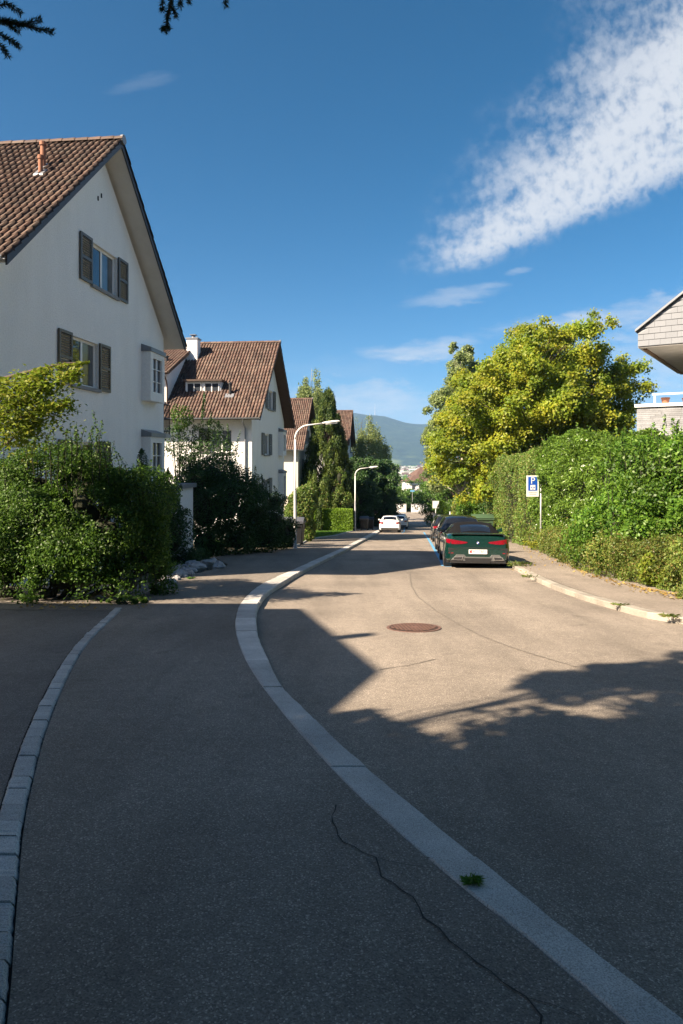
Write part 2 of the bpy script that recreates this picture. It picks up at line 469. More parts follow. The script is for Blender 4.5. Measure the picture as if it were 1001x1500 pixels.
# one ground sheet to the horizon
gy = [-60, -30, -10, 0, 10, 20, 35, 50, 70, 80, 90, 100, 110, 120, 130, 140, 160, 190, 230, 300, 400, 550, 750, 950, 1300, 1900, 2600, 3400, 5000, 9000]
gx = [-9000, -4000, -2000, -1000, -500, -250, -120, -60, -30, -15, -5, 0, 5, 15, 30, 60, 120, 250, 500, 1000, 2000, 4000, 9000]
V = [(x, y, zr(y) - .035) for y in gy for x in gx]
c = len(gx)
F = [(i*c+k, i*c+k+1, (i+1)*c+k+1, (i+1)*c+k) for i in range(len(gy)-1) for k in range(c-1)]
def ground_mat():
    m, nt, N, L, B = nodes('ground_earth_and_meadow')
    tc = N.new('ShaderNodeTexCoord'); O = tc.outputs['Object']
    t = noise(N, L, 1.6, 6, .6, O); r = ramp(N, [(.3, (.05, .045, .025)), (.6, (.085, .075, .045)), (.75, (.06, .085, .03))]); L.new(t.outputs[0], r.inputs[0])
    t2 = noise(N, L, .006, 6, .7, O); r2 = ramp(N, [(.35, (.035, .07, .025)), (.5, (.07, .11, .04)), (.65, (.16, .18, .08))]); L.new(t2.outputs[0], r2.inputs[0])
    s = N.new('ShaderNodeSeparateXYZ'); L.new(O, s.inputs[0])
    mr = N.new('ShaderNodeMapRange'); mr.inputs[1].default_value = 140; mr.inputs[2].default_value = 260; L.new(s.outputs[1], mr.inputs[0])
    mx = N.new('ShaderNodeMix'); mx.data_type = 'RGBA'; L.new(mr.outputs[0], mx.inputs[0]); L.new(r.outputs[0], mx.inputs[6]); L.new(r2.outputs[0], mx.inputs[7])
    L.new(mx.outputs[2], B.inputs['Base Color']); B.inputs['Roughness'].default_value = .95
    return m
tag(np_mesh('ground', np.array(V), np.array(F), ground_mat()), kind='structure')

# road, pavements, kerbs
ys = ysamples(-7, 120)
strip('road', KR, RR, ys, lambda y: zr(y) + .004, M['asphalt'], 10)
strip('cross_street', lambda y: -30, lambda y: 60, [120, 125, 130, 134], zr, M['asphalt'], 20)
lb = [(-40, -7), (-40, 14.0), (-4.1, 14.8), (-3.5, 18.5), (-3.3, 20), (-4.4, 23.7), (-3.9, 26.2), (-2.1, 29.8), (-1.95, 36), (-1.87, 39), (-.5, 46), (.43, 54), (4.2, 90), (7.2, 120)]
def LB(y):
    for (x0, y0), (x1, y1) in zip(lb, lb[1:]):
        if y0 <= y <= y1: return x0 + (x1 - x0) * (y - y0) / (y1 - y0)
    return lb[-1][0]
# paved strip between driveway and pavement
sr = [onpave(*p) for p in [(178,893),(120,955),(85,1025),(65,1080),(47,1150),(35,1210),(27,1295),(20,1385),(11,1500)]] + [(-.70, 1.2), (-.35, .2)]
SR = curve_of(sr)
strip('pavement', lambda y: SR(y) if y < 10.9 else max(LB(y), -7.5), KL, [y for y in ysamples(0.2, 120)], lambda y: zp(y), M['pave'], 8)
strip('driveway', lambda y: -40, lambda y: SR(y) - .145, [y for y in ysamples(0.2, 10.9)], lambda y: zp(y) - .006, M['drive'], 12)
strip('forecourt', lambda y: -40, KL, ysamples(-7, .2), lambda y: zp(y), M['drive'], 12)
strip('footpath', RK, lambda y: RK(y) + 6.5, ysamples(2, 118), lambda y: zp(y), M['foot'], 6)

def kerb(name, fa, fb, y0, y1, step, mat, gap=.009, top=.104):
    mb = MB(); y = y0
    while y < y1:
        ln = step * rnd.uniform(.85, 1.15)
        n = 9 if y < 14 else 4
        e = y + ln - gap
        dz = rnd.uniform(-.004, .004); dx = rnd.uniform(-.004, .004)
        P = []
        for k in range(n + 1):
            t = y + (e - y) * k / n
            a, b = fa(t) + dx, fb(t) + dx
            z = zr(t) + top + dz + rnd.uniform(-.002, .002); a += rnd.uniform(-.003, .003); b += rnd.uniform(-.004, .004)
            P.append([(a, t, zr(t) - .05), (a, t, z - .012), (a + .012, t, z), (b - .018, t, z), (b, t, z - .02), (b, t, zr(t) - .05)])
        mb.grid(P)
        n0 = len(mb.v)
        mb.add(P[0], [(0,1,2,3,4,5)]); mb.add(P[-1], [(5,4,3,2,1,0)])
        y += ln
    o = mb.build(name, mat)
    return tag(o, kind='structure')
kerb('kerb', KL, KR, -6.5, 118, .95, M['granite'])
kerb('kerb', RR, RK, 2.2, 118, .9, M['granite_y'])
kerb('paving_strip', lambda y: SR(y) - .135, lambda y: SR(y) - .008, .25, 10.8, .185, M['paver'], .010, .108)
strip('strip_bed', lambda y: SR(y) - .15, lambda y: SR(y) + .0, ysamples(.2, 10.9), lambda y: zp(y) - .02, M['crack'])

# cracks and bitumen joint in the asphalt, blue parking line, manhole
def ribbon(name, pts, w, fz, mat, jit=0):
    P = []
    pts = [Vector((x, y, 0)) for x, y in pts]
    dense = []
    for a, b in zip(pts, pts[1:]):
        n = max(2, int((b - a).length / .06))
        for k in range(n): dense.append(a + (b - a) * k / n)
    dense.append(pts[-1])
    for i, p in enumerate(dense):
        d = (dense[min(i+1, len(dense)-1)] - dense[max(i-1, 0)]).normalized()
        nrm = Vector((-d.y, d.x, 0))
        ww = w * rnd.uniform(.5, 1.5) if jit else w
        p = p + nrm * rnd.uniform(-jit, jit)
        q0, q1 = p - nrm * ww / 2, p + nrm * ww / 2
        P.append([(q0.x, q0.y, fz(q0.y)), (q1.x, q1.y, fz(q1.y))])
    o = MB().grid(P).build(name, mat)
    return tag(o, kind='structure')
ck = [onpave(*p) for p in [(492,1180),(486,1205),(500,1235),(550,1257),(560,1285),(605,1315),(622,1345),(660,1380),(700,1412),(735,1440),(770,1462),(790,1490),(800,1530)]]
ribbon('pavement_crack', ck, .006, lambda y: zp(y) + .004, M['crack'], .011)
ribbon('pavement_crack', [onpave(*p) for p in [(550,1257),(585,1265),(630,1273)]], .003, lambda y: zp(y) + .004, M['crack'], .005)
ribbon('pavement_crack', [onpave(*p) for p in [(770,1462),(810,1475),(850,1490)]], .003, lambda y: zp(y) + .004, M['crack'], .005)
ribbon('road_joint', [onroad(*p) for p in [(600,838),(602,858),(612,875),(640,896),(672,915),(700,930),(745,948),(800,965),(845,978)]], .022, lambda y: zr(y) + .009, M['joint'], .008)
ribbon('road_joint', [onroad(*p) for p in [(555,982),(600,975),(640,966)]], .012, lambda y: zr(y) + .009, M['joint'], .008)
ribbon('parking_line', [(3.12, 20.9), (3.33, 22.6), (5.0, 38.5), (7.0, 58)], .13, lambda y: zr(y) + .010, M['bluepaint'])
ribbon('parking_line', [(3.14, 20.75), (5.0, 20.55)], .12, lambda y: zr(y) + .010, M['bluepaint'])
ribbon('parking_line', [(4.95, 55.9), (5.35, 58.5), (8.2, 88)], .11, lambda y: zr(y) + .010, M['bluepaint'])

mh = empty('manhole_cover', (1.02, 9.64, zr(9.64) + .006), (-math.atan(SL), 0, .1), 'round rust brown cast iron manhole cover in the sunlit road', 'manhole cover')
mb = MB(); mb.disc((0, 0, -.01), .385, 2, .016, 48); o = mb.build('frame_ring', M['rust'], mh)
MB().disc((0, 0, 0), .345, 2, .006, 48).build('cover_plate', M['rust_d'], mh)
mb = MB(); mb.disc((0, 0, 0), .06, 2, .012, 24)
for i in range(-6, 7):
    for j in range(-6, 7):
        if math.hypot(i, j) * .05 < .31: mb.box(i*.05-.017, i*.05+.017, j*.05-.017, j*.05+.017, .009, .014)
mb.build('cover', M['rust'], mh)
# ------------------------------------------------------------------ houses
def tile_field(name, P0, ea, es, La, Ls, mat, parent, tw=.18, tl=.33, seed=1):
    """clay pantiles, each a little shell: P0 lower-left corner at the eave, ea along the eave, es up the slope"""
    rg = np.random.default_rng(seed)
    P0 = np.array(P0, float); ea = np.array(ea, float); es = np.array(es, float)
    nn = np.cross(ea, es); nn /= np.linalg.norm(nn)
    if nn[2] < 0: nn = -nn
    na, ns = int(round(La / tw)), int(round(Ls / tl))
    tw, tl = La / na, Ls / ns
    u = np.array([0, .07, .13, .5, .86, .90, 1.0])
    h = np.array([.0, .0, .030, .048, .078, .010, .0])
    I, J = np.meshgrid(np.arange(na), np.arange(ns), indexing='ij')
    I = I.ravel(); J = J.ravel(); T = len(I)
    jz = rg.normal(0, .004, T); ja = rg.normal(0, .004, T); js = rg.normal(0, .008, T)
    V = []
    for row, (s, z) in enumerate(((0, -.03), (0, .022), (1.10, -.012))):
        a = (I[:, None] + u[None]) * tw + ja[:, None]
        ss = (J[:, None] + s) * tl + np.zeros_like(a) + js[:, None]
        zz = h[None] + z + jz[:, None] if row else h[None] * .9 + z + jz[:, None]
        V.append(P0 + a[..., None] * ea + ss[..., None] * es + zz[..., None] * nn)
    V = np.stack(V, 1)           # T,3,7,3
    K = len(u)
    q = []
    for r in range(2):
        for k in range(K - 1): q.append((r*K+k, r*K+k+1, (r+1)*K+k+1, (r+1)*K+k))
    q = np.array(q)
    F = (np.arange(T) * 3 * K)[:, None, None] + q[None]
    return np_mesh(name, V.reshape(-1, 3), F.reshape(-1, 4), mat, parent)

def window(parent, y0, y1, z0, z1, x=-.13, mull=1, bars=0, axis='x', curtain=1):
    """frame with panes in an opening of the facade plane (facing +x), or of an eave wall (facing -y)"""
    def bx(mb, a0, a1, b0, b1, d0, d1):
        if axis == 'x': mb.box(d0, d1, a0, a1, b0, b1)
        else: mb.box(a0, a1, -d1, -d0, b0, b1)
    f = .065
    mb = MB(); d0, d1 = x - .03, x + .035
    bx(mb, y0, y1, z0, z0 + f, d0, d1); bx(mb, y0, y1, z1 - f, z1, d0, d1)
    bx(mb, y0, y0 + f, z0 + f, z1 - f, d0, d1); bx(mb, y1 - f, y1, z0 + f, z1 - f, d0, d1)
    ym = []
    for k in range(mull):
        c = y0 + (y1 - y0) * (k + 1) / (mull + 1); ym.append(c)
        bx(mb, c - .05, c + .05, z0 + f, z1 - f, d0, d1 - .004)
    for k in range(bars):
        zc = z0 + (z1 - z0) * (k + 1) / (bars + 1)
        edges = [y0 + f] + [v for c in ym for v in (c - .05, c + .05)] + [y1 - f]
        for e0, e1 in zip(edges[::2], edges[1::2]): bx(mb, e0, e1, zc - .016, zc + .016, d0, d1 - .01)
    w = mb.build('window', M['white'], parent)
    edges = [y0 + f] + [v for c in ym for v in (c - .05, c + .05)] + [y1 - f]
    for i, (e0, e1) in enumerate(zip(edges[::2], edges[1::2])):
        mb = MB(); bx(mb, e0, e1, z0 + f, z1 - f, x - .012, x + .012)
        mb.build('pane', M['glass'] if (i != curtain) else M['glass_d'], w)
    return w

def shutter(parent, y0, y1, z0, z1, mat, x=.02, axis='x'):
    mb = MB()
    def bx(a0, a1, b0, b1, d0, d1):
        if axis == 'x': mb.box(d0, d1, a0, a1, b0, b1)
        else: mb.box(a0, a1, -d1, -d0, b0, b1)
    t = .045; f = .075
    bx(y0, y0 + f, z0, z1, x, x + t); bx(y1 - f, y1, z0, z1, x, x + t)
    bx(y0 + f, y1 - f, z0, z0 + f, x, x + t); bx(y0 + f, y1 - f, z1 - f, z1, x, x + t)
    zm = (z0 + z1) / 2
    bx(y0 + f, y1 - f, zm - .04, zm + .04, x + .002, x + t)
    n = int((z1 - z0 - 2 * f) / .062)
    for k in range(n):
        z = z0 + f + (z1 - z0 - 2 * f) * k / n
        if abs(z + .03 - zm) < .06: continue
        if axis == 'x':
            mb.hexa([(x + .006, y0 + f, z + .045), (x + .012, y0 + f, z + .055), (x + .012, y1 - f, z + .055), (x + .006, y1 - f, z + .045)],
                    [(x + .032, y0 + f, z + .004), (x + .038, y0 + f, z + .014), (x + .038, y1 - f, z + .014), (x + .032, y1 - f, z + .004)])
        else:
            mb.hexa([(y0 + f, -x - .006, z + .045), (y0 + f, -x - .012, z + .055), (y1 - f, -x - .012, z + .055), (y1 - f, -x - .006, z + .045)],
                    [(y0 + f, -x - .032, z + .004), (y0 + f, -x - .038, z + .014), (y1 - f, -x - .038, z + .014), (y1 - f, -x - .032, z + .004)])
    return mb.build('shutter', mat, parent)

def dormer_hut(): pass

def gable_house(name, label, Yc, zb, D, depth=12.0, hw=4.85, over=.58, ridge=11.78, pitch=.88, tile='tile', soffit='soffit',
                verge='verge', wall='stucco', shut=('shutter', 'shutter_b', 'shutter_b'), details=1, nwin=3, rot=-.0967, roofover=.57, seed=1):
    """white gable house, facade gable towards the street (+x local), ridge running back (-x)"""
    X = .097 * Yc - D
    H = empty(name, (X, Yc, zb), (0, 0, rot), label, 'house', 'white gabled houses along the street')
    half = hw + roofover
    ze = ridge - pitch * half                    # underside edge of the roof at the eaves
    L = math.hypot(half, pitch * half)
    cs, sn = half / L, pitch * half / L
    zw = ridge - pitch * hw - .20
    body = MB().prism([(-hw, -1.6), (hw, -1.6), (hw, zw), (0, ridge - .20), (-hw, zw)], 0, -depth, 0).build('wall', M[wall], H)
    holes = []
    wins = [(-.62, 1.0, 7.82, 8.98), (-1.72, -.22, 5.02, 6.26), (-1.72, -.22, 2.3, 3.56)][:nwin]
    for (a, b, c, d) in wins: holes.append((-.17, .5, a, b, c, d))
    eave_w = None
    if details == 2:
        eave_w = (-2.3, -1.1, 5.13, 6.4)
        holes.append((eave_w[0], eave_w[1], -hw - .5, -hw + .17, eave_w[2], eave_w[3]))
    cut(body, holes)
    for i, (a, b, c, d) in enumerate(wins):
        w = window(H, a, b, c, d, curtain=1 if i != 2 else 0)
        MB().box(-.10, .075, a - .06, b + .06, c - .085, c + .002).build('sill', M['sill'], w)
        sm = M[shut[i]]
        sw = .66
        shutter(H, a - sw - .03, a - .03, c - .03, d + .04, sm)
        shutter(H, b + .03, b + sw + .03, c - .03, d + .04, sm)
    if eave_w:
        a, b, c, d = eave_w
        w = window(H, a, b, c, d, x=hw - .13, axis='y', curtain=0)
        MB().box(a - .06, b + .06, -hw - .075, -hw + .08, c - .085, c + .002).build('sill', M['sill'], w)
        shutter(H, a - .66, a - .03, c - .03, d + .04, M['shutter'], hw + .02, 'y')
    # bays near the far corner of the facade
    if nwin == 3:
        for (c, d) in ((4.98, 6.55), (2.0, 3.82)):
            y0, y1 = 2.86, 4.12
            bay = MB().box(0.0, .30, y0, y1, c, d).build('bay_window', M[wall if wall == 'stucco' else 'stucco'], H)
            cut(bay, [(.16, .6, y0 + .2, y1 - .16, c + .24, d - .12)])
            mb = MB(); f = .06; e0, e1, g0, g1 = y0 + .2, y1 - .16, c + .24, d - .12
            mb.box(.18, .285, e0, e1, g0, g0 + f); mb.box(.18, .285, e0, e1, g1 - f, g1)
            mb.box(.18, .285, e0, e0 + f, g0 + f, g1 - f); mb.box(.18, .285, e1 - f, e1, g0 + f, g1 - f)
            ym = (e0 + e1) / 2
            mb.box(.20, .255, ym - .03, ym + .03, g0 + f, g1 - f)
            for k in (1, 2): mb.box(.20, .25, e0 + f, ym - .03, g0 + (g1-g0)*k/3 - .012, g0 + (g1-g0)*k/3 + .012); mb.box(.20, .25, ym + .03, e1 - f, g0 + (g1-g0)*k/3 - .012, g0 + (g1-g0)*k/3 + .012)
            mb.build('window_frame', M['white'], bay)
            MB().box(.165, .21, e0, e1, g0, g1).build('pane', M['glass'], bay)
            MB().hexa([(0, y0 - .03, d), (.34, y0 - .03, d), (.34, y1 + .03, d), (0, y1 + .03, d)], [(0, y0 - .03, d + .24), (.34, y0 - .03, d + .13), (.34, y1 + .03, d + .13), (0, y1 + .03, d + .24)]).build('bay_roof', M['lead'], bay)
    # roof: soffit slabs, tiles, verge boards, ridge caps, gutters
    x0, x1 = -depth - over, over
    mb = MB()
    for s in (-1, 1):
        mb.hexa([(x0, s*half, ze), (x1 - .03, s*half, ze), (x1 - .03, 0, ridge), (x0, 0, ridge)][::s],
                [(x0, s*half, ze + .14), (x1 - .03, s*half, ze + .14), (x1 - .03, 0, ridge + .14), (x0, 0, ridge + .14)][::s])
    mb.build('soffit', M[soffit], H)
    mb = MB()
    for s in (-1, 1):
        mb.prism([(s*(half+.02), ze - .05), (s*(half+.02), ze + .20), (0, ridge + .24), (0, ridge - .03)], 0, x1 - .028, x1 + .012)
    mb.build('verge_board', M[verge], H)
    for s in (-1, 1):
        tile_field('roof_tiles', (x0, s * (half + .09), ze + .16 - pitch * .09), (1, 0, 0), (0, -s * cs, sn), x1 - x0 + .05, L + .10, M[tile], H, seed=seed + s)
    mb = MB(); x = x0
    while x < x1 + .03:
        e = min(x + .37, x1 + .06)
        n = 7
        P = []
        for k, (xx, r) in enumerate(((x, .115), (e + .02, .13))):
            P.append([(xx, r * math.cos(PI * j / (n-1)) * 1.15, ridge + .15 + r * math.sin(PI * j / (n-1)) + rnd.uniform(-.003, .003)) for j in range(n)])
        mb.grid(P); x += .37
    mb.build('ridge_cap', M[tile], H)
    MB().disc((x1 + .01, 0, ridge + .17), .135, 0, .07, 14).build('ridge_end', M['lead'], H)
    for s in (-1, 1):
        g = MB(); yg = s * (half + .14); r = .075; n = 8
        P = []
        for xx in (x0, x1):
            P.append([(xx, yg + r * math.cos(PI + PI * j / n), ze + .10 + r * math.sin(PI + PI * j / n)) for j in range(n + 1)])
        g.grid(P)
        P2 = [[(p[0], yg + (p[1]-yg)*.88, ze + .10 + (p[2]-ze-.10)*.88) for p in row] for row in P]
        g.grid(P2)
        gut = g.build('gutter', M['lead'], H)
        MB().tube([(x1 - .9, yg, ze + .05), (x1 - .95, yg - s*.1, ze - .1), (-.35, s*(hw + .07), ze - .42), (-.35, s*(hw + .07), -1.4)], .045, 8).build('downpipe', M['lead'], gut)
    return H, dict(half=half, ze=ze, ridge=ridge, pitch=pitch, hw=hw)

def slope_z(g, y): return g['ridge'] + .2 - g['pitch'] * abs(y)

# house 1 -----------------------------------------------------------------
Y1 = 18.95
H1, g1 = gable_house('gable_house', 'nearest white house with grey and brown shutters and a tall tiled gable', Y1, -3.16, 8.5, seed=3)
for px, dy, h, r in ((-.80, -1.62, .66, .07), (-.68, -1.95, .46, .058)):
    z = slope_z(g1, dy)
    mb = MB(); mb.disc((px, dy, z - .1), r, 2, h, 14, r * .9); mb.disc((px, dy, z - .1 + h), r * 1.22, 2, .09, 14)
    vp = mb.build('vent_pipe', M['clay'], H1)
    MB().hexa([(px-.13, dy-.13, z-.10), (px+.13, dy-.13, z-.10), (px+.13, dy+.13, z+.12), (px-.13, dy+.13, z+.12)], [(px-.12, dy-.12, z-.05), (px+.12, dy-.12, z-.05), (px+.12, dy+.12, z+.16), (px-.12, dy+.12, z+.16)]).build('flashing', M['lead'], vp)
# snow guard rails and small vents above the near eave
mb = MB()
for k in range(14):
    x = -.2 - k * .85; y = -4.75; z = slope_z(g1, y)
    mb.tube([(x, y + .12, z - .04), (x, y - .02, z + .16), (x, y - .10, z - .05)], .010, 5)
for dz in (.06, .14): mb.tube([(-12, -4.77, slope_z(g1, -4.75) + dz), (-.2, -4.77, slope_z(g1, -4.75) + dz)], .011, 6)
mb.build('snow_guard', M['galv'], H1)
# little wall ties near the apex, and the iron balcony on the far side
for q, z_ in ((-.25, 10.2), (-.05, 10.35)): MB().box(0, .03, q, q + .03, z_, z_ + .12).build('wall_vent', M['iron'], H1)
mb = MB()
mb.box(-3.2, -.05, 4.86, 5.75, 3.86, 3.98)
bal = mb.build('balcony', M['concrete'], H1)
mb = MB()
for k in range(8): mb.tube([(-.09, 4.9 + k*.115, 3.98), (-.09, 4.9 + k*.115, 5.05)], .012, 5)
for k in range(27): mb.tube([(-.1 - k*.115, 5.7, 3.98), (-.1 - k*.115, 5.7, 5.05)], .012, 5)
for z in (4.1, 4.55, 5.05): mb.tube([(-.09, 4.9, z), (-.09, 5.7, z)], .016, 5); mb.tube([(-.09, 5.7, z), (-3.15, 5.7, z)], .016, 5)
mb.build('railing', M['iron'], bal)

# house 2 -----------------------------------------------------------------
Y2 = 42.05
H2, g2 = gable_house('gable_house', 'second white house along the street with a white chimney and dormers on its red roof', Y2, -4.86, 8.5, tile='tile2', soffit='soffit_brown',
                     verge='verge_brown', shut=('shutter', 'shutter', 'shutter'), details=2, over=.62, seed=11, roofover=.72)
# chimney
cx, cy = -4.45, -1.15
ch = MB().box(cx-.33, cx+.33, cy-.33, cy+.33, slope_z(g2, cy) - .6, 11.98).build('chimney', M['stucco'], H2)
mb = MB(); mb.box(cx-.38, cx+.38, cy-.38, cy+.38, 11.98, 12.06); mb.disc((cx, cy, 12.06), .14, 2, .2, 12, .10); mb.box(cx-.19, cx+.19, cy-.19, cy+.19, 12.25, 12.28)
mb.build('chimney_cap', M['lead'], ch)
# wide shed dormer at the back end of the near slope
dx0, dx1 = -11.5, -4.85
yf = -4.65
zt = 9.55; zback = slope_z(g2, -.4) - .1
dm = MB().prism([(yf, g2['ze'] + .4), (yf, zt), (-.5, zback), (-.5, g2['ze'] + 2.0)], 0, dx0, dx1).build('wing', M['stucco'], H2)
ey = np.array((0, -.4 - (yf - .4), zback - (zt - .12))); ln = float(np.linalg.norm(ey)); ey = ey / ln
MB().hexa([(dx0, yf - .4, zt - .12), (dx1 + .25, yf - .4, zt - .12), (dx1 + .25, -.4, zback), (dx0, -.4, zback)],
          [(dx0, yf - .4, zt + .03), (dx1 + .25, yf - .4, zt + .03), (dx1 + .25, -.4, zback + .15), (dx0, -.4, zback + .15)]).build('wing_soffit', M['soffit_brown'], dm)
tile_field('wing_tiles', (dx0, yf - .42, zt + .04), (1, 0, 0), ey, dx1 + .3 - dx0, ln, M['tile2'], dm, seed=21)
mb = MB(); mb.tube([(dx0, yf - .48, zt - .02), (dx1 + .2, yf - .48, zt - .02)], .07, 8); mb.tube([(dx1 - .05, yf - .48, zt - .05), (dx1 + .06, yf - .25, zt - .45), (dx1 + .06, yf - .10, zt - .8), (dx1 + .06, yf - .10, g2['ze'] + .45)], .045, 8)
mb.build('wing_gutter', M['verge_brown'], dm)
# small flat dormer with two windows
ex0, ex1, eyf = -4.05, -2.0, -3.85
ez0, ez1 = slope_z(g2, eyf) - .25, slope_z(g2, eyf) + .55
eb = MB().box(ex0, ex1, eyf, -2.6, ez0 - .1, ez1).build('dormer', M['white'], H2)
MB().box(ex0 - .12, ex1 + .12, eyf - .28, -2.3, ez1, ez1 + .10).build('dormer_roof', M['verge_brown'], eb)
mb = MB(); mb.box(ex0 + .14, ex0 + .88, eyf - .035, eyf, ez0 + .16, ez1 - .12); mb.box(ex1 - .9, ex1 - .14, eyf - .035, eyf, ez0 + .16, ez1 - .12)
mb.build('dormer_pane', M['glass'], eb)
mb = MB()
for a, b in ((ex0 + .14, ex0 + .88), (ex1 - .9, ex1 - .14)):
    for q0, q1, r0, r1 in ((a-.05, b+.05, ez0+.10, ez0+.16), (a-.05, b+.05, ez1-.12, ez1-.06), (a-.05, a, ez0+.16, ez1-.12), (b, b+.05, ez0+.16, ez1-.12), ((a+b)/2-.03, (a+b)/2+.03, ez0+.16, ez1-.12)):
        mb.box(q0, q1, eyf - .055, eyf - .002, r0, r1)
mb.build('dormer_frame', M['white'], eb)
MB().hexa([(ex0-.2, eyf-.4, ez0-.26), (ex1+.2, eyf-.4, ez0-.26), (ex1+.2, eyf+.1, ez0+.10), (ex0-.2, eyf+.1, ez0+.10)], [(ex0-.2, eyf-.4, ez0-.22), (ex1+.2, eyf-.4, ez0-.22), (ex1+.2, eyf+.1, ez0+.14), (ex0-.2, eyf+.1, ez0+.14)]).build('flashing', M['lead'], eb)
mb = MB(); vz = slope_z(g2, -4.1); mb.disc((-1.4, -4.1, vz - .1), .09, 2, .7, 12); mb.disc((-1.4, -4.1, vz + .6), .13, 2, .10, 12, .05)
vp = mb.build('vent_pipe', M['iron'], H2)
MB().hexa([(-1.65, -4.35, vz-.24), (-1.15, -4.35, vz-.24), (-1.15, -4.12, vz-.04), (-1.65, -4.12, vz-.04)], [(-1.65, -4.35, vz-.15), (-1.15, -4.35, vz-.15), (-1.15, -4.12, vz+.05), (-1.65, -4.12, vz+.05)]).build('flashing', M['lead'], vp)
mb = MB(); vz = slope_z(g2, -2.7); mb.disc((-5.3, -3.4, 10.0), .09, 2, .6, 12); mb.disc((-5.3, -3.4, 10.6), .14, 2, .08, 12); mb.build('vent_pipe', M['iron'], H2)

# houses 3 and 4 ------------------------------------------------------------
H3, g3 = gable_house('gable_house', 'third house with a red tiled roof and cream wall, half hidden behind the yew', 64.2, -6.45, 9.55, tile='tile2', soffit='soffit_brown', verge='verge_brown',
                     wall='stucco2', shut=('shutter',)*3, seed=31)
H4, g4 = gable_house('gable_house', 'farthest red tiled gable roof, showing above the yew', 87, -6.0, 7.6, tile='tile2', soffit='soffit_brown', verge='verge_brown',
                     shut=('shutter',)*3, seed=41, hw=4.4)

# neighbour beside the viewpoint (outside the picture; its gable throws the shadow on the road)
NB = empty('low_gable_house', (-9.08, 1.1, zr(1.1)), (0, 0, .076), 'neighbouring house with a low gable roof beside the driveway', 'house')
zb = zr(1.1); hr = 6.85 - zb
MB().prism([(-4.9, -.5), (4.4, -.5), (4.4, hr - 1.25), (0, hr - .2), (-4.9, hr - 2.05)], 0, -12, -.35).build('wall', M['stucco'], NB)
mb = MB()
mb.hexa([(-12.4, 6.3, hr - 1.45), (0, 5.0, hr - 1.20), (0, 0, hr - .15), (-12.4, 0, hr - .15)], [(-12.4, 6.3, hr - 1.29), (0, 5.0, hr - 1.04), (0, 0, hr), (-12.4, 0, hr)])  # back end of this eave splayed so its shadow covers the shrub's foot
mb.hexa([(-12.4, 0, hr - .15), (0, 0, hr - .15), (0, -5.4, hr - 2.15), (-12.4, -5.4, hr - 2.15)], [(-12.4, 0, hr), (0, 0, hr), (0, -5.4, hr - 2.0), (-12.4, -5.4, hr - 2.0)])
mb.build('roof', M['tile'], NB)
MB().disc((-.6, 1.75, hr - .5), .13, 2, .95, 12).build('vent_pipe', M['clay'], NB)
for a in (-3, .5):
    w = MB().box(-.40, -.34, a, a + 1.4, 2.2, 3.5).build('window', M['white'], NB)
    MB().box(-.345, -.33, a + .08, a + 1.32, 2.28, 3.42).build('pane', M['glass'], w)

# modern house on the right ------------------------------------------------
MZ = zr(23)
MH = empty('modern_house', (10.42, 24.0, MZ), (0, 0, -.598), 'modern grey house with a slate clad gable overhanging a terrace', 'house')
# local x runs along the gable wall (right and towards the viewer), local y away
b0, e0 = 3.9 - MZ, 4.42 - MZ
Wd = 11.0; ap = e0 + .755 * Wd / 2
n_rows = 22
gable = MB().prism([(0, b0), (0, e0), (Wd/2, ap), (Wd, e0), (Wd, b0)], 1, .03, 9.0).build('gable_body', M['slate'], MH)
mb = MB()
rh = .21
r = 0
while b0 + r * rh < ap:
    z0, z1 = b0 + r * rh, b0 + (r + 1) * rh - .010
    off = (r % 2) * .18
    x = -off
    while x < Wd:
        xa, xb = max(x, 0), min(x + .36 - .006, Wd)
        def lim(xx): return e0 + .755 * (xx if xx < Wd/2 else Wd - xx) - .03
        t = rnd.uniform(0, .006)
        if xb > xa + .03:
            za, zc = min(z1, lim(xa)), min(z1, lim(xb))
            if max(za, zc) > z0 + .02:
                za, zc = max(za, z0 + .005), max(zc, z0 + .005)
                mb.hexa([(xa, .0 - t, z0), (xb, .0 - t, z0), (xb, .028, z0), (xa, .028, z0)], [(xa, .014, za), (xb, .014, zc), (xb, .028, zc), (xa, .028, za)])
        x += .36
    r += 1
mb.build('slate_cladding', M['slate'], MH)
mb = MB()
for s in (0, 1):
    pts = [(-.08, e0 - .01), (Wd/2, ap + .05), (Wd/2, ap + .14), (-.08, e0 + .07)]
    if s: pts = [(Wd - p[0], p[1]) for p in pts]
    mb.prism(pts, 1, -.10, 9.2)
mb.build('roof_edge', M['lead'], MH)
MB().box(-.0, Wd, .04, 9.0, b0 - .05, b0 - .002).build('soffit', pmat('grey_beige_soffit', (.30, .285, .27), .7, .12, 3), MH)
MB().box(.12, .24, .3, 9.0, b0 - .10, b0 - .052).build('beam', M['wood_brown'], MH)
MB().box(2.0, Wd - .5, 1.8, 8.8, -.6, b0 - .06).build('wall', M['concrete'], MH)
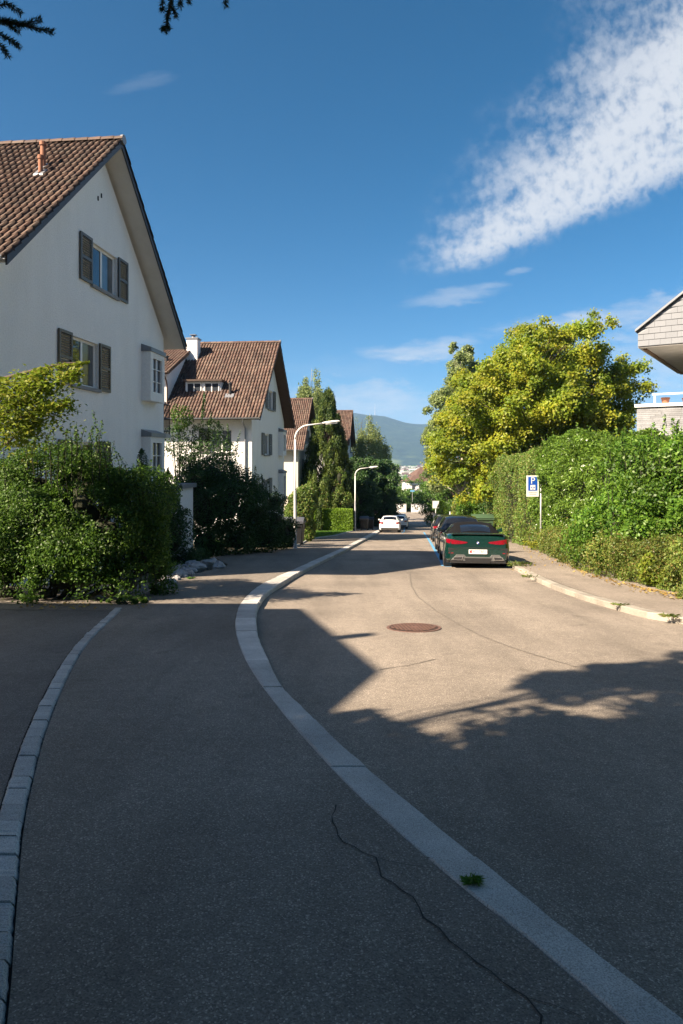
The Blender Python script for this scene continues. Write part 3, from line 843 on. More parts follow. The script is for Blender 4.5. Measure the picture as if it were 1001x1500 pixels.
# terrace wall
TZ = 1.72 - MZ
tw0 = (.28, -1.5)
mb = MB(); mb.box(tw0[0], 9, tw0[1], 1.7, -.6, TZ - .07)
tw = mb.build('terrace_wall', M['concrete'], MH)
mb = MB()
z = 1.2; r = 0
while z < TZ - .1:
    x = tw0[0] - rnd.uniform(0, .5)
    while x < 9:
        L_ = rnd.uniform(.35, .9); xa, xb = max(x, tw0[0] - .02), min(x + L_ - .006, 9)
        if xb > xa: mb.box(xa, xb, tw0[1] - .03 - rnd.uniform(0, .012), tw0[1] + .01, z, z + .058)
        x += L_
    z += .063
mb.build('stone_facing', granite_mat('grey_stone_facing', (.27, .28, .30)), tw)
MB().box(tw0[0] - .08, 9.1, tw0[1] - .10, 1.8, TZ - .068, TZ + .035).build('coping', M['white'], tw)
mb = MB()
for k in range(6): mb.box(.75 + k*1.5, .80 + k*1.5, -1.35, -1.30, TZ + .035, TZ + .33)
mb.box(.70, 9, -1.365, -1.285, TZ + .33, TZ + .38)
mb.build('terrace_railing', M['white'], tw)

def at_mh(x, y): 
    c, s = math.cos(-.598), math.sin(-.598)
    return (10.42 + c*x - s*y, 24.0 + s*x + c*y)

# garden wall end with a door -------------------------------------------------
GY = 22.9; GX = .097 * GY - 7.5
GW = empty('garden_wall', (GX, GY, zp(GY)), (0, 0, -.0967), 'white rendered garden wall with a grey door and grey cap between the shrubs', 'wall')
w = MB().box(-.35, 0, -1.6, .95, -.2, 2.36).build('wall', M['stucco'], GW)
cut(w, [(-.16, .3, -1.2, .22, -.3, 1.55)])
MB().box(-.45, .10, -1.7, 1.05, 2.36, 2.50).build('wall_cap', M['lead'], GW)
d = MB().box(-.15, -.10, -1.18, .20, 0, 1.53).build('door', M['door_grey'], GW)
MB().tube([(-.10, .05, .80), (-.04, .05, .80), (-.04, -.08, .80)], .012, 6).build('handle', M['iron'], d)
MB().tube([(0.0, .36, .62), (.10, .36, .62), (.10, .75, .60)], .016, 6).build('pipe', M['iron'], GW)

# white boundary walls at the far end of the street -----------------------------
bz = zr(136)
for i, (x0, x1, h) in enumerate(((9.6, 12.9, 1.45), (13.9, 17.2, 1.5), (17.9, 25, 1.35))):
    e = empty('boundary_wall', (x0, 136, bz), (0, 0, 0), ['white boundary wall at the street end, section nearest the parked cars', 'white boundary wall at the street end, section behind the blue sign post', 'white boundary wall at the street end, section by the trimmed shrubs'][i], 'wall', 'white walls closing the street')
    MB().box(0, x1 - x0, 0, .25, -.3, h).build('wall', M['white'], e)
    MB().box(-.04, x1 - x0 + .04, -.05, .30, h, h + .10).build('wall_cap', M['concrete'], e)

# villas below the street end
def villa(x, y, ztop, w, d, label, rot, hroof, storeys=3):
    z0 = zr(y)
    e = empty('villa', (x, y, z0), (0, 0, rot), label, 'house', 'villas below the street end')
    h = ztop - hroof - z0
    MB().box(-w/2, w/2, -d/2, d/2, -1, h).build('wall', M['stucco'], e)
    o = .5; r = w * .22
    MB().hexa([(-w/2-o, -d/2-o, h), (w/2+o, -d/2-o, h), (w/2+o, d/2+o, h), (-w/2-o, d/2+o, h)], [(-r, -.2, h + hroof), (r, -.2, h + hroof), (r, .2, h + hroof), (-r, .2, h + hroof)]).build('roof', M['tile2'], e)
    for s in range(storeys):
        for k in range(4):
            xx = -w/2 + w * (k + .5) / 4
            wi = MB().box(xx - .5, xx + .5, -d/2 - .03, -d/2 + .05, h - 2.1 - s*2.9, h - .7 - s*2.9).build('window', M['white'], e)
            MB().box(xx - .42, xx + .42, -d/2 - .045, -d/2 - .031, h - 2.02 - s*2.9, h - .78 - s*2.9).build('pane', M['glass'], wi)
villa(26.6, 215, -3.1, 8.5, 9, 'white villa with a hipped red roof, higher of the two past the street end', .15, 2.6)
villa(21.8, 190, -4.9, 8.0, 9, 'white villa with a flat hipped red roof, lower of the two past the street end', .15, 1.7)
# ------------------------------------------------------------------ vehicles
def lerp(a, b, t): return a + (b - a) * t
def car(name, label, x, y, rotz, spec, group='cars parked along the kerb', pave=0):
    W, Lc = spec['w'] / 2, spec['l']
    ky = np.array(spec['ky']) * 1.0
    def K(n, yy): return float(np.interp(yy, ky, spec[n]))
    E = empty(name, (x, y, zr(y) + .006 + pave), (-math.atan(SL), 0, rotz), label, 'car', group)
    if spec.get('flip'): E.rotation_euler = (math.atan(SL), 0, rotz + PI)
    P = M[spec['paint']]
    # body
    st = list(np.concatenate([np.linspace(0, .5, 14) ** 1.0, np.linspace(.56, Lc - .56, 30), np.linspace(Lc - .5, Lc, 14)]))
    rings = []
    def wfac(yy):
        a = max(0, 1 - yy / .42); b = max(0, 1 - (Lc - yy) / .75)
        return 1 - .15 * a ** 2.2 - .22 * b ** 2.2
    def half(yy):
        zb, zs, zd = K('zb', yy), K('zs', yy), K('zd', yy)
        f = wfac(yy); w = W * f
        return [(0, zb), (w*.6, zb), (w*.93, zb + .01), (w*.985, zb + .06), (w, lerp(zb, zs, .35)), (w*1.0, lerp(zb, zs, .55)), (w*.985, lerp(zb, zs, .78)),
                (w*.955, zs - .03), (w*.925, zs), (w*.87, lerp(zs, zd, .45)), (w*.70, lerp(zs, zd, .8)), (w*.4, lerp(zs, zd, .96)), (0, zd)]
    for yy in st:
        h = half(yy)
        rings.append([(p[0], yy, p[1]) for p in h] + [(-p[0], yy, p[1]) for p in h[-2:0:-1]])
    mb = MB(); n = len(rings[0])
    for r in rings: mb.v += r
    for i in range(len(rings) - 1):
        for k in range(n):
            k2 = (k + 1) % n
            mb.f.append((i*n+k, i*n+k2, (i+1)*n+k2, (i+1)*n+k))
    mb.f.append(tuple(range(n))); mb.f.append(tuple((len(rings)-1)*n + k for k in range(n-1, -1, -1)))
    body = sharp(mb.build('body', P, E), 38)
    # cabin
    cy = np.array(spec['cy'])
    def C(nm, yy): return float(np.interp(yy, cy, spec[nm]))
    def cab(yy, s, off=0):
        """point on the cabin: s=0 base side .. 1 roof edge .. 2 roof centre"""
        zt, wb, wt = C('ct', yy), C('cwb', yy) , C('cwt', yy)
        z0 = K('zs', yy) + .0
        if s <= 1: p = (lerp(wb, wt, s ** 1.25), lerp(z0, max(zt - .055, z0 + .001), s))
        else:
            t = s - 1
            p = (lerp(wt, 0, t), max(zt - .055, z0 + .001) + .055 * math.sin(min(1, t * 1.3) * PI / 2) if zt - .055 > z0 else zt)
        return p
    ss = [0, .25, .5, .75, .92, 1.0, 1.08, 1.2, 1.45, 2.0]
    yy = np.linspace(cy[0], cy[-1], 44)
    mb = MB(); rings = []
    for q in yy:
        h = [cab(q, s) for s in ss]
        rings.append([(p[0], q, p[1]) for p in h] + [(-p[0], q, p[1]) for p in h[-2::-1]])
    mb.grid(rings)
    cabin = sharp(mb.build(spec.get('cabname', 'cabin'), M[spec['cabmat']], E), 40)
    def patch(nm, y0, y1, f0, f1, mat, par, off=.008):
        """glass over the roof slope, f = share of half width at both ends"""
        mb = MB(); P_ = []
        for i in range(9):
            q = lerp(y0, y1, i / 8); fr = lerp(f0, f1, i / 8); row = []
            for j in range(9):
                u = -1 + 2 * j / 8
                wt = C('cwt', q)
                xx = u * fr * wt
                t = 1 - abs(xx) / max(wt, .01)
                z = cab(q, 1 + max(0, t))[1]
                row.append((xx, q, z))
            P_.append(row)
        d = 1 if y1 > y0 else -1
        # offset along the outward normal of the slope
        sl = (P_[-1][4][2] - P_[0][4][2]) / (y1 - y0)
        nv = Vector((0, -sl, 1)).normalized() * off
        mb.grid([[tuple(Vector(p) + nv) for p in r] for r in P_])
        return sharp(mb.build(nm, M[mat], par))
    def side(nm, y0, y1, s0, s1, mat, par, sx, off=.007):
        mb = MB(); P_ = []
        for i in range(9):
            q = lerp(y0, y1, i / 8)
            row = []
            for j in range(5):
                p = cab(q, lerp(s0, s1, j / 4)); row.append((sx * (p[0] + off), q, p[1] + .002))
            P_.append(row)
        mb.grid(P_)
        return sharp(mb.build(nm, M[mat], par))
    for a in spec['glass']:
        if a[0] == 's':
            for sx in (-1, 1): side('side_window', a[1], a[2], .12, .90, 'carglass', E, sx)
        else: patch(a[0], a[1], a[2], a[3], a[4], 'carglass', E)
    # wheels
    for wy in spec['wy']:
        for sx in (-1, 1):
            xo = sx * (W + .004)
            MB().disc((sx * (W - .24), wy, .335), .385, 0, sx * .245, 26).build('wheel_arch', M['plast'], E)
            mb = MB(); R_ = .335
            prof = [(W - .225, R_ - .09), (W - .225, R_ - .02), (W - .20, R_), (W - .03, R_), (W + .006, R_ - .02), (W + .012, R_ - .09), (W - .01, R_ - .10)]
            vs = []; k = 26
            for (px, pr) in prof:
                for j in range(k):
                    t = 2 * PI * j / k; vs.append((sx * px, wy + pr * math.cos(t), .335 + pr * math.sin(t)))
            fs = [(i*k+j, i*k+(j+1) % k, (i+1)*k+(j+1) % k, (i+1)*k+j) for i in range(len(prof)-1) for j in range(k)]
            fs += [tuple(range(k)), tuple((len(prof)-1)*k + j for j in range(k))]
            wl = sharp(mb.add(vs, fs).build('wheel', M['tyre'], E), 50)
            mb = MB()
            mb.disc((sx * (W - .02), wy, .335), .07, 0, sx * .034, 14)
            for j in range(5):
                t = 2 * PI * j / 5 + .3
                d = Vector((0, math.cos(t), math.sin(t))); q = Vector((0, -math.sin(t), math.cos(t)))
                c0 = Vector((sx * (W + .0), wy, .335))
                mb.hexa([c0 + d*.05 - q*.03, c0 + d*.05 + q*.03, c0 + d*.23 + q*.045, c0 + d*.23 - q*.045], [c0 + d*.05 - q*.03 + Vector((sx*.014,0,0)), c0 + d*.05 + q*.03 + Vector((sx*.014,0,0)), c0 + d*.23 + q*.045 + Vector((sx*.014,0,0)), c0 + d*.23 - q*.045 + Vector((sx*.014,0,0))])
            mb.build('rim', M['rim'], wl)
    # mirrors
    my = spec['mirror']
    for sx in (-1, 1):
        mb = MB(); zz = K('zs', my) + .08; xb = C('cwb', my)
        mb.hexa([(sx*xb, my - .03, zz - .02), (sx*(xb + .24), my - .02, zz - .03), (sx*(xb + .24), my + .07, zz - .03), (sx*xb, my + .05, zz - .02)][::sx],
                [(sx*(xb + .04), my - .03, zz + .04), (sx*(xb + .23), my - .02, zz + .11), (sx*(xb + .22), my + .05, zz + .11), (sx*(xb + .04), my + .05, zz + .04)][::sx])
        mb.build('wing_mirror', P, E, bevel=.012)
    # underside / rear valance
    zb0 = K('zb', 0)
    if spec.get('rear'):
        spec['rear'](E, W, P)
    if spec.get('front'):
        spec['front'](E, W, P, Lc)
    return E

def poly(mb, pts, y0, y1): return mb.prism(pts, 1, y0, y1)
def mirror_poly(p): return [(-a, b) for a, b in p][::-1]

def wrap_light(E, pts_top, pts_bot, mat, name, W, y_of, th=.012):
    """lamp following the rounded rear corner: lists of (x, z) along the lamp"""
    for s in (1, -1):
        mb = MB(); top = []; bot = []
        P = []
        for (xa, za), (xb, zb_) in zip(pts_top, pts_bot):
            P.append([(s*xa, y_of(xa) - th, za), (s*xa, y_of(xa) + .02, za + .006), (s*xb, y_of(xb) + .02, zb_ - .006), (s*xb, y_of(xb) - th, zb_), (s*xa, y_of(xa) - th, za)])
        mb.grid(P)
        sharp(mb.build(name, M[mat], E), 40)

def rear_y(W):
    """y of the body surface at half width x near the tail (inverse of the plan rounding)"""
    def f(x):
        r = x / W
        if r < .85: return 0.0
        a = ((1 - r) / .15) ** (1 / 2.2) if r < 1 else 0
        return .42 * (1 - a)
    return f

def plate(E, z, w=.52, h=.115, y=-.02, txt=None, small=False):
    p = MB().box(-w/2, w/2, y - .012, y, z - h/2, z + h/2).build('number_plate', M['platew'], E)
    if txt:
        T = Matrix.Translation((.04, y - .014, z)) @ Matrix.Rotation(PI/2, 4, 'X')
        text_mesh(txt, h * .92, M['ink'], p, 'lettering', T, .001)
        MB().box(-w/2 + .03, -w/2 + .085, y - .015, y - .011, z - .032, z + .032).build('shield', M['inkred'], p)
    return p

def convertible_rear(E, W, P):
    yo = rear_y(W)
    xs = [.30, .36, .5, .62, .74, .83, .88, .915]
    zt = [.760, .775, .795, .815, .835, .845, .85, .85]
    zb_ = [.745, .725, .705, .700, .705, .72, .735, .745]
    wrap_light(E, list(zip(xs, zt)), list(zip(xs, zb_)), 'red', 'tail_light', W, yo)
    # dark crease below the lights, boot shut line and lip
    mb = MB(); mb.box(-.42, .42, -.006, .03, .585, .602); mb.box(-.60, -.42, -.005, .03, .592, .600); mb.box(.42, .60, -.005, .03, .592, .600); mb.build('boot_shut_line', M['plast'], E)
    lip = MB(); lip.hexa([(-.78, -.03, .985), (.78, -.03, .985), (.78, .16, .985), (-.78, .16, .985)], [(-.74, -.045, 1.012), (.74, -.045, 1.012), (.74, .14, 1.022), (-.74, .14, 1.022)]); lip.build('boot_lip', P, E, bevel=.008)
    # number plate in its recess
    poly(MB(), [(-.46, .585), (-.33, .375), (.33, .375), (.46, .585)], -.004, .03).build('plate_recess', M['green_paint'], E)
    plate(E, .485, .53, .125, -.010, 'ZH 178514')
    # badge
    b = MB(); b.disc((0, -.012, .745), .046, 1, .016, 20); b = b.build('badge', M['plast'], E)
    mb = MB()
    for q, mt in ((0, 'lens'), (1, 'signblue'), (2, 'lens'), (3, 'signblue')):
        mm = MB(); pts = [(0, .745)] + [(.033*math.cos(PI/2*(q + t/5)), .745 + .033*math.sin(PI/2*(q + t/5))) for t in range(6)]
        poly(mm, pts, -.0155, -.0125).build('emblem', M[mt], b)
    # vents at the corners
    for s in (1, -1):
        pv = [(.60, .545), (.86, .60), (.865, .50), (.80, .40), (.775, .40), (.80, .535)]
        mb = MB(); P_ = []
        if s < 0: pass
        mb.prism([(s*a, c) for a, c in pv][::s], 1, -.008, .05)
        mb.build('bumper_vent', M['plast'], E)
    # lower valance: grey trapezoid, black diffuser, exhausts
    val = poly(MB(), [(-.78, .235), (-.62, .40), (-.40, .40), (-.34, .335), (.34, .335), (.40, .40), (.62, .40), (.78, .235), (.60, .215), (-.60, .215)], -.022, .05).build('valance', pmat('grey_valance', (.10, .10, .10), .35, .1, 5), E, bevel=.006)
    poly(MB(), [(-.40, .30), (.40, .30), (.34, .15), (-.34, .15)], -.026, .3).build('diffuser', M['plast'], E)
    MB().box(-.80, .80, -.012, .25, .150, .232).build('rear_skirt', M['plast'], E)
    for s in (1, -1):
        pe = [(.43, .34), (.70, .33), (.74, .245), (.46, .235)]
        ex = MB().prism([(s*a, c) for a, c in pe][::s], 1, -.040, .06).build('exhaust', M['chrome'], E)
        pi = [(.452, .327), (.685, .318), (.715, .256), (.475, .248)]
        MB().prism([(s*a, c) for a, c in pi][::s], 1, -.043, -.0395).build('exhaust_opening', M['ink'], ex)
        MB().box(s*.78 - .07, s*.78 + .07, -.004, .02, .43, .455).build('reflector', M['red'], E)
    # third brake light and dark rear bulkhead below
    MB().box(-.88, .88, .3, 4.4, .14, .24).build('underbody', M['plast'], E)

def hatch_rear(zl=.86, zp_=.70, h=.16, lettering=None, low=False, wide=.24):
    def f(E, W, P):
        yo = rear_y(W)
        xs = [W*.60, W*.70, W*.80, W*.88, W*.945, W*.975]
        wrap_light(E, [(x, zl + .02*(i/5)) for i, x in enumerate(xs)], [(x, zl - h + .03*(i/5)) for i, x in enumerate(xs)], 'red', 'tail_light', W, yo)
        plate(E, zp_, .5, .11, -.01, lettering)
        MB().box(-W*.82, W*.82, -.008, .2, .26, .40).build('bumper_insert', M['plast'], E)
        MB().disc((0, -.010, zl + .02), .045, 1, .012, 16).build('badge', M['chrome'], E)
        MB().box(-W*.8, W*.8, -.004, .02, .60 - .006, .60 + .006).build('shut_line', M['plast'], E)
        MB().box(-W*.92, W*.92, .3, 3.8, .15, .24).build('underbody', M['plast'], E)
        ex = MB(); ex.tube([(-W*.55, -.02, .25), (-W*.55, .2, .25)], .035, 10); ex.build('exhaust', M['chrome'], E)
    return f

conv = dict(w=1.90, l=4.85, paint='green_paint', cabmat='soft', cabname='soft_top',
    ky=[0, .06, .25, .7, 1.2, 2.0, 3.2, 3.9, 4.4, 4.7, 4.85],
    zb=[.22, .21, .20, .20, .20, .20, .20, .20, .21, .24, .30],
    zs=[.86, .92, .95, .96, .96, .95, .95, .88, .78, .70, .55],
    zd=[.93, 1.0, 1.03, 1.03, 1.0, .98, .99, .92, .82, .74, .58],
    cy=[.52, .62, .95, 1.35, 1.75, 2.2, 2.55, 2.95, 3.3], ct=[.98, 1.05, 1.20, 1.305, 1.345, 1.345, 1.29, 1.12, .97],
    cwb=[.70, .76, .80, .82, .83, .84, .84, .83, .78], cwt=[.52, .52, .535, .55, .57, .58, .60, .64, .68],
    glass=[('rear_window', .66, 1.17, .86, .80), ('windscreen', 2.5, 3.2, .97, 1.0), ('s', 1.5, 2.75)], wy=(.98, 3.80), mirror=2.75, rear=convertible_rear)
car('parked_car', 'dark green convertible with a black soft top parked nearest on the right', 4.0, 20.0, -.10, conv)

wagon = dict(w=1.86, l=4.6, paint='black_paint', cabmat='black_paint',
    ky=[0, .06, .3, .8, 2.0, 3.2, 3.9, 4.3, 4.5, 4.6], zb=[.26, .24, .22, .21, .21, .21, .21, .22, .25, .3],
    zs=[.92, .98, 1.0, 1.0, .99, .98, .92, .85, .75, .62], zd=[.95, 1.01, 1.03, 1.03, 1.02, 1.02, .96, .89, .79, .65],
    cy=[.05, .12, .35, .62, 1.0, 2.0, 2.6, 3.05, 3.5], ct=[1.02, 1.18, 1.42, 1.50, 1.54, 1.55, 1.50, 1.30, 1.02],
    cwb=[.80, .82, .84, .86, .87, .87, .87, .86, .80], cwt=[.68, .64, .60, .60, .61, .62, .63, .66, .70],
    glass=[('rear_window', .14, .50, .92, .92), ('windscreen', 2.62, 3.4, .97, 1.0), ('s', .7, 2.7)], wy=(.85, 3.65), mirror=2.75, rear=hatch_rear(lettering='ZH 402 617'))
car('parked_car', 'black estate car parked directly in front of the green convertible', 4.78, 27.0, -.10, wagon)
w2 = dict(wagon); w2['l'] = 4.6
car('parked_car', 'black car farthest along the blue line on the right side', 6.05, 38.2, -.10, dict(wagon, rear=hatch_rear(.90, .62, lettering='ZH 88 041')))

hatch = dict(w=1.78, l=4.3, paint='white_paint', cabmat='white_paint',
    ky=[0, .06, .3, .8, 2.0, 3.0, 3.6, 4.0, 4.2, 4.3], zb=[.26, .24, .22, .21, .21, .21, .21, .22, .25, .3],
    zs=[.90, .95, .97, .97, .96, .95, .90, .83, .73, .6], zd=[.93, .98, 1.0, 1.0, .99, .99, .94, .87, .77, .63],
    cy=[.05, .12, .38, .62, 1.0, 1.8, 2.4, 2.85, 3.25], ct=[.99, 1.08, 1.28, 1.38, 1.43, 1.44, 1.40, 1.22, .99],
    cwb=[.76, .78, .80, .82, .83, .83, .83, .82, .77], cwt=[.66, .62, .57, .56, .58, .59, .60, .63, .67],
    glass=[('rear_window', .13, .50, .93, .90), ('windscreen', 2.42, 3.15, .97, 1.0), ('s', .75, 2.5)], wy=(.80, 3.40), mirror=2.55, rear=hatch_rear(.88, .56))
car('parked_car', 'white hatchback with red tail lights parked nearest on the left', 4.02, 57.0, -.10, hatch)
car('parked_car', 'small white car half hidden in front of the white hatchback', 5.95, 70.5, -.10, dict(hatch))
car('parked_car', 'dark blue car with a sloping windscreen parked last on the left', 6.75, 78.5, -.10, dict(wagon, paint='navy_paint', cabmat='navy_paint'))
car('parked_car', 'black car between the small white car and the dark blue car', 6.15, 84.5, -.10, dict(hatch, paint='black_paint', cabmat='black_paint'))

# ------------------------------------------------------------------ street furniture
def lamp(x, y, label, h=5.62):
    e = empty('street_lamp', (x, y, zp(y)), (0, 0, -.06), label, 'street lamp', 'street lamps on the left pavement')
    MB().tube([(0,0,-.1), (0,0,.04), (0,0,.05), (0,0,2.5), (0,0,2.56)], [.095, .095, .070, .066, .052], 14).build('pole_base', M['lampgrey'], e, True)
    MB().tube([(0,0,2.5), (0,0,2.62), (0,0,4.75)], [.060, .050, .042], 14).build('pole', M['lampwhite'], e, True)
    pts = [(0,0,4.75)]
    for k in range(1, 9):
        t = k / 8 * PI/2 * .93
        pts.append((.62 * (1 - math.cos(t)), 0, 4.75 + .62 * math.sin(t)))
    x_, _, z_ = pts[-1]
    pts.append((1.25, 0, z_ + (1.25 - x_) * .12))
    MB().tube(pts, [.042] * 4 + [.038] * 4 + [.034] * 2, 10).build('arm', M['lampwhite'], e, True)
    zt = pts[-1][2]
    mb = MB()
    P = []
    for xx, w, hh, dz in ((1.2, .05, .07, 0), (1.3, .085, .095, .012), (1.6, .115, .12, .045), (1.85, .105, .10, .075), (1.95, .06, .05, .085)):
        ring = []
        for j in range(12):
            t = 2*PI*j/12
            ring.append((xx, w*math.cos(t), zt + dz + hh*.6*math.sin(t)*(1 if math.sin(t) > 0 else .7)))
        P.append(ring + [ring[0]])
    mb.grid(P); hd = sharp(mb.build('lamp_head', M['lampwhite'], e), 60)
    MB().hexa([(1.34, -.07, zt - .06), (1.84, -.07, zt + .0), (1.84, .07, zt + .0), (1.34, .07, zt - .06)], [(1.34, -.08, zt + .0), (1.84, -.08, zt + .06), (1.84, .08, zt + .06), (1.34, .08, zt + .0)]).build('lamp_glass', M['lens'], hd)
    return e
lamp((432-500)*.0298, 29.8, 'nearer street lamp with a curved arm, standing by the dark hedge')
lamp((520-500)*.0585, 58.5, 'farther street lamp with a curved arm, beside the trimmed square hedge', 5.4)

# parking sign
SY = 28.0; sx_ = (792 - 500) * .028
e = empty('parking_sign', (sx_, SY, zp(SY)), (0, 0, .10), 'blue and white parking sign on a steel post in front of the tall hedge', 'sign')
top = (670 - 703) * .028 - zp(SY)
MB().tube([(0,0,-.3), (0,0,top)], .032, 10).build('post', M['galv'], e, True)
bz0, bz1 = (670 - 727.5) * .028 - zp(SY), (670 - 696.5) * .028 - zp(SY)
bx0, bx1 = -.62, -.10
bd = MB().box(bx0, bx1, -.045, -.025, bz0, bz1).build('sign_board', M['signwhite'], e, bevel=.006)
fz0, fz1 = bz1 - .62, bz1 - .055
MB().box(bx0 + .065, bx1 - .065, -.049, -.046, fz0, fz1).build('blue_field', M['signblue'], bd)
xc = (bx0 + bx1) / 2
text_mesh('P', .36, M['signwhite'], bd, 'lettering', Matrix.Translation((xc, -.051, fz1 - .165)) @ Matrix.Rotation(PI/2, 4, 'X') @ Matrix.Diagonal((1.05, 1.05, 1, 1)), .003)
sq = MB().box(xc - .105, xc + .105, -.053, -.05, fz0 + .035, fz0 + .235).build('disc_symbol', M['signwhite'], bd)
mb = MB()
mb.box(xc - .075, xc - .025, -.056, -.0535, fz0 + .115, fz0 + .16); mb.box(xc + .02, xc + .075, -.056, -.0535, fz0 + .115, fz0 + .16); mb.box(xc - .05, xc + .05, -.056, -.0535, fz0 + .06, fz0 + .082)
mb.build('symbol_marks', M['signblue'], sq)
mb = MB()
for zz, x0, x1 in ((bz0 + .16, -.175, .175), (bz0 + .09, -.135, .135)):
    x = x0
    while x < x1:
        L_ = rnd.uniform(.02, .05); mb.box(xc + x, xc + min(x + L_, x1), -.048, -.0455, zz, zz + .028); x += L_ + .014
mb.build('small_print', M['inkgrey'], bd)
mb = MB()
for zz in (bz1 - .23, bz1 - .60): mb.box(bx1 - .05, .035, -.026, .012, zz - .018, zz + .018)
mb.build('bracket', M['galv'], e)
MB().tube([(0,0,top*.32-.03), (0,0,top*.32+.03)], .04, 10).build('clamp', M['galv'], e)

def small_sign(name, x, y, h, w, hh, mat, label, post='galv'):
    e = empty(name, (x, y, zr(y)), (0, 0, -.05), label, 'sign')
    MB().tube([(0,0,0), (0,0,h)], .04, 8).build('post', M[post], e)
    MB().box(-w/2, w/2, -.06, -.04, h - hh, h).build('sign_board', M[mat], e)
small_sign('street_sign', 13.6, 131, 4.4, .8, .3, 'bluepaint', 'small blue sign on a thin post before the white street end wall')
small_sign('street_sign', (638-500)*.070, 70, 2.9, .66, .75, 'lens', 'pale square sign beside the trimmed shrubs on the right', 'white')
e = empty('info_pillar', (9.55, 69.0, zr(69)), (0, 0, -.1), 'white pillar below the pale square sign on the right', 'pillar')
MB().box(-.3, .3, -.1, .1, 0, 1.55).build('body', M['white'], e, bevel=.01); MB().box(-.34, .34, -.14, .14, 1.55, 1.62).build('cap', M['concrete'], e)
e = empty('marker_post', ((659-500)*.06, 60, zr(60)), (0,0,0), 'thin white marker post beside the yellow shrub', 'post')
MB().tube([(0,0,0),(0,0,1.75)], .05, 8).build('post', M['white'], e); MB().disc((0,0,1.75), .06, 2, .05, 8).build('cap', M['galv'], e)

def bin_(x, y, w, d, h, mat, lid, label, rz=-.1, z=None):
    e = empty('wheelie_bin', (x, y, zp(y) if z is None else z), (0, 0, rz), label, 'bin', 'wheeled waste containers')
    MB().hexa([(-w*.43,-d*.42,.12), (w*.43,-d*.42,.12), (w*.43,d*.42,.12), (-w*.43,d*.42,.12)], [(-w/2,-d/2,h*.86), (w/2,-d/2,h*.86), (w/2,d/2,h*.86), (-w/2,d/2,h*.86)]).build('bin_body', M[mat], e, bevel=.03)
    mb = MB(); P = []
    for k in range(7):
        t = k / 6; yy = -d/2 - .04 + (d + .08) * t; zz = h*.86 + .03 + (h*.14) * math.sin(PI * t) 
        P.append([(-w/2 - .03, yy, zz - .03), (-w/2 + .05, yy, zz), (w/2 - .05, yy, zz), (w/2 + .03, yy, zz - .03)])
    mb.grid(P); mb.box(-w/2 - .03, w/2 + .03, -d/2 - .045, d/2 + .045, h*.86 - .06, h*.86 + .0)
    ld = mb.build('bin_lid', M[lid], e); sharp(ld, 50)
    for sx in (-1, 1):
        for sy in (-1, 1): MB().disc((sx*w*.36 - .03, sy*d*.32, .08), .08, 0, .06, 12).build('wheel', M['tyre'], e)
    MB().tube([(-w*.3,-d/2-.07,h*.75), (w*.3,-d/2-.07,h*.75)], .018, 6).build('handle', M['plast'], e)
bin_((430-500)*.033, 33.0, 1.02, .85, 1.32, 'bin_dark', 'bin_lid', 'dark waste container with a grey lid beside the nearer street lamp')
bin_((532-500)*.061+.1, 61.5, .75, .8, 1.25, 'bin_dark', 'bin_lid', 'dark waste container just right of the farther street lamp')
bin_((541-500)*.062+.12, 63.0, .62, .75, 1.15, 'bin_dark', 'bin_dark', 'smaller black waste container behind the white hatchback')
bin_((706-500)*.0405, 40.5, 1.25, 1.0, 1.45, 'bin_green', 'bin_green', 'green waste container on the right pavement beyond the parked cars')

# flower pots on the terrace
for i, (lx, r, h, lab) in enumerate(((1.05, .13, .22, 'terracotta flower pot at the left end of the terrace railing'), (1.65, .10, .18, 'smaller terracotta pot beside the larger one on the terrace'))):
    x_, y_ = at_mh(lx, -1.05)
    e = empty('flower_pot', (x_, y_, 1.755), (0,0,0), lab, 'flower pot')
    mb = MB(); mb.disc((0,0,0), r*.7, 2, h*.8, 16, r); mb.disc((0,0,h*.8), r*1.08, 2, h*.2, 16); mb.build('pot', M['clay'], e)
# ------------------------------------------------------------------ vegetation
def unit(a): return a / np.maximum(np.linalg.norm(a, axis=1, keepdims=True), 1e-9)

def leaves(name, P, Nn, L, Wd, mat, parent, fold=.12, rg=RG, T=None):
    """many small pointed leaves as one mesh; P centres, Nn leaf normals"""
    n = len(P)
    L = np.broadcast_to(np.asarray(L, float), (n,)) * rg.uniform(.7, 1.25, n)
    Wd = np.broadcast_to(np.asarray(Wd, float), (n,)) * rg.uniform(.75, 1.2, n)
    Nn = unit(Nn)
    if T is None: T = rg.normal(size=(n, 3))
    T = unit(np.cross(Nn, np.cross(T, Nn)) + 1e-6)
    B = np.cross(Nn, T)
    a = P - T * (L / 2)[:, None]
    c = P + T * (L / 2)[:, None] - Nn * (L * .12)[:, None]
    f = Nn * (Wd * fold)[:, None]
    b = P + B * (Wd / 2)[:, None] - T * (L * .08)[:, None] + f
    d = P - B * (Wd / 2)[:, None] - T * (L * .08)[:, None] + f
    V = np.stack([a, b, c, d], 1).reshape(-1, 3)
    F = np.arange(4 * n).reshape(n, 4)
    me = bpy.data.meshes.new(name)
    V = np.ascontiguousarray(V, np.float32)
    me.vertices.add(4 * n); me.vertices.foreach_set('co', V.ravel())
    me.loops.add(4 * n); me.loops.foreach_set('vertex_index', F.astype(np.int32).ravel())
    me.polygons.add(n); me.polygons.foreach_set('loop_start', np.arange(0, 4 * n, 4, dtype=np.int32))
    me.update(calc_edges=True)
    return link(name, me, mat, parent)

class Wob:
    """smooth pseudo random field"""
    def __init__(s, scale, seed, n=14):
        r = np.random.default_rng(seed)
        s.k = r.normal(size=(n, 3)) / scale; s.p = r.uniform(0, 6.28, n); s.n = n
    def __call__(s, P): return np.sin(P @ s.k.T + s.p).sum(1) / math.sqrt(s.n / 2)

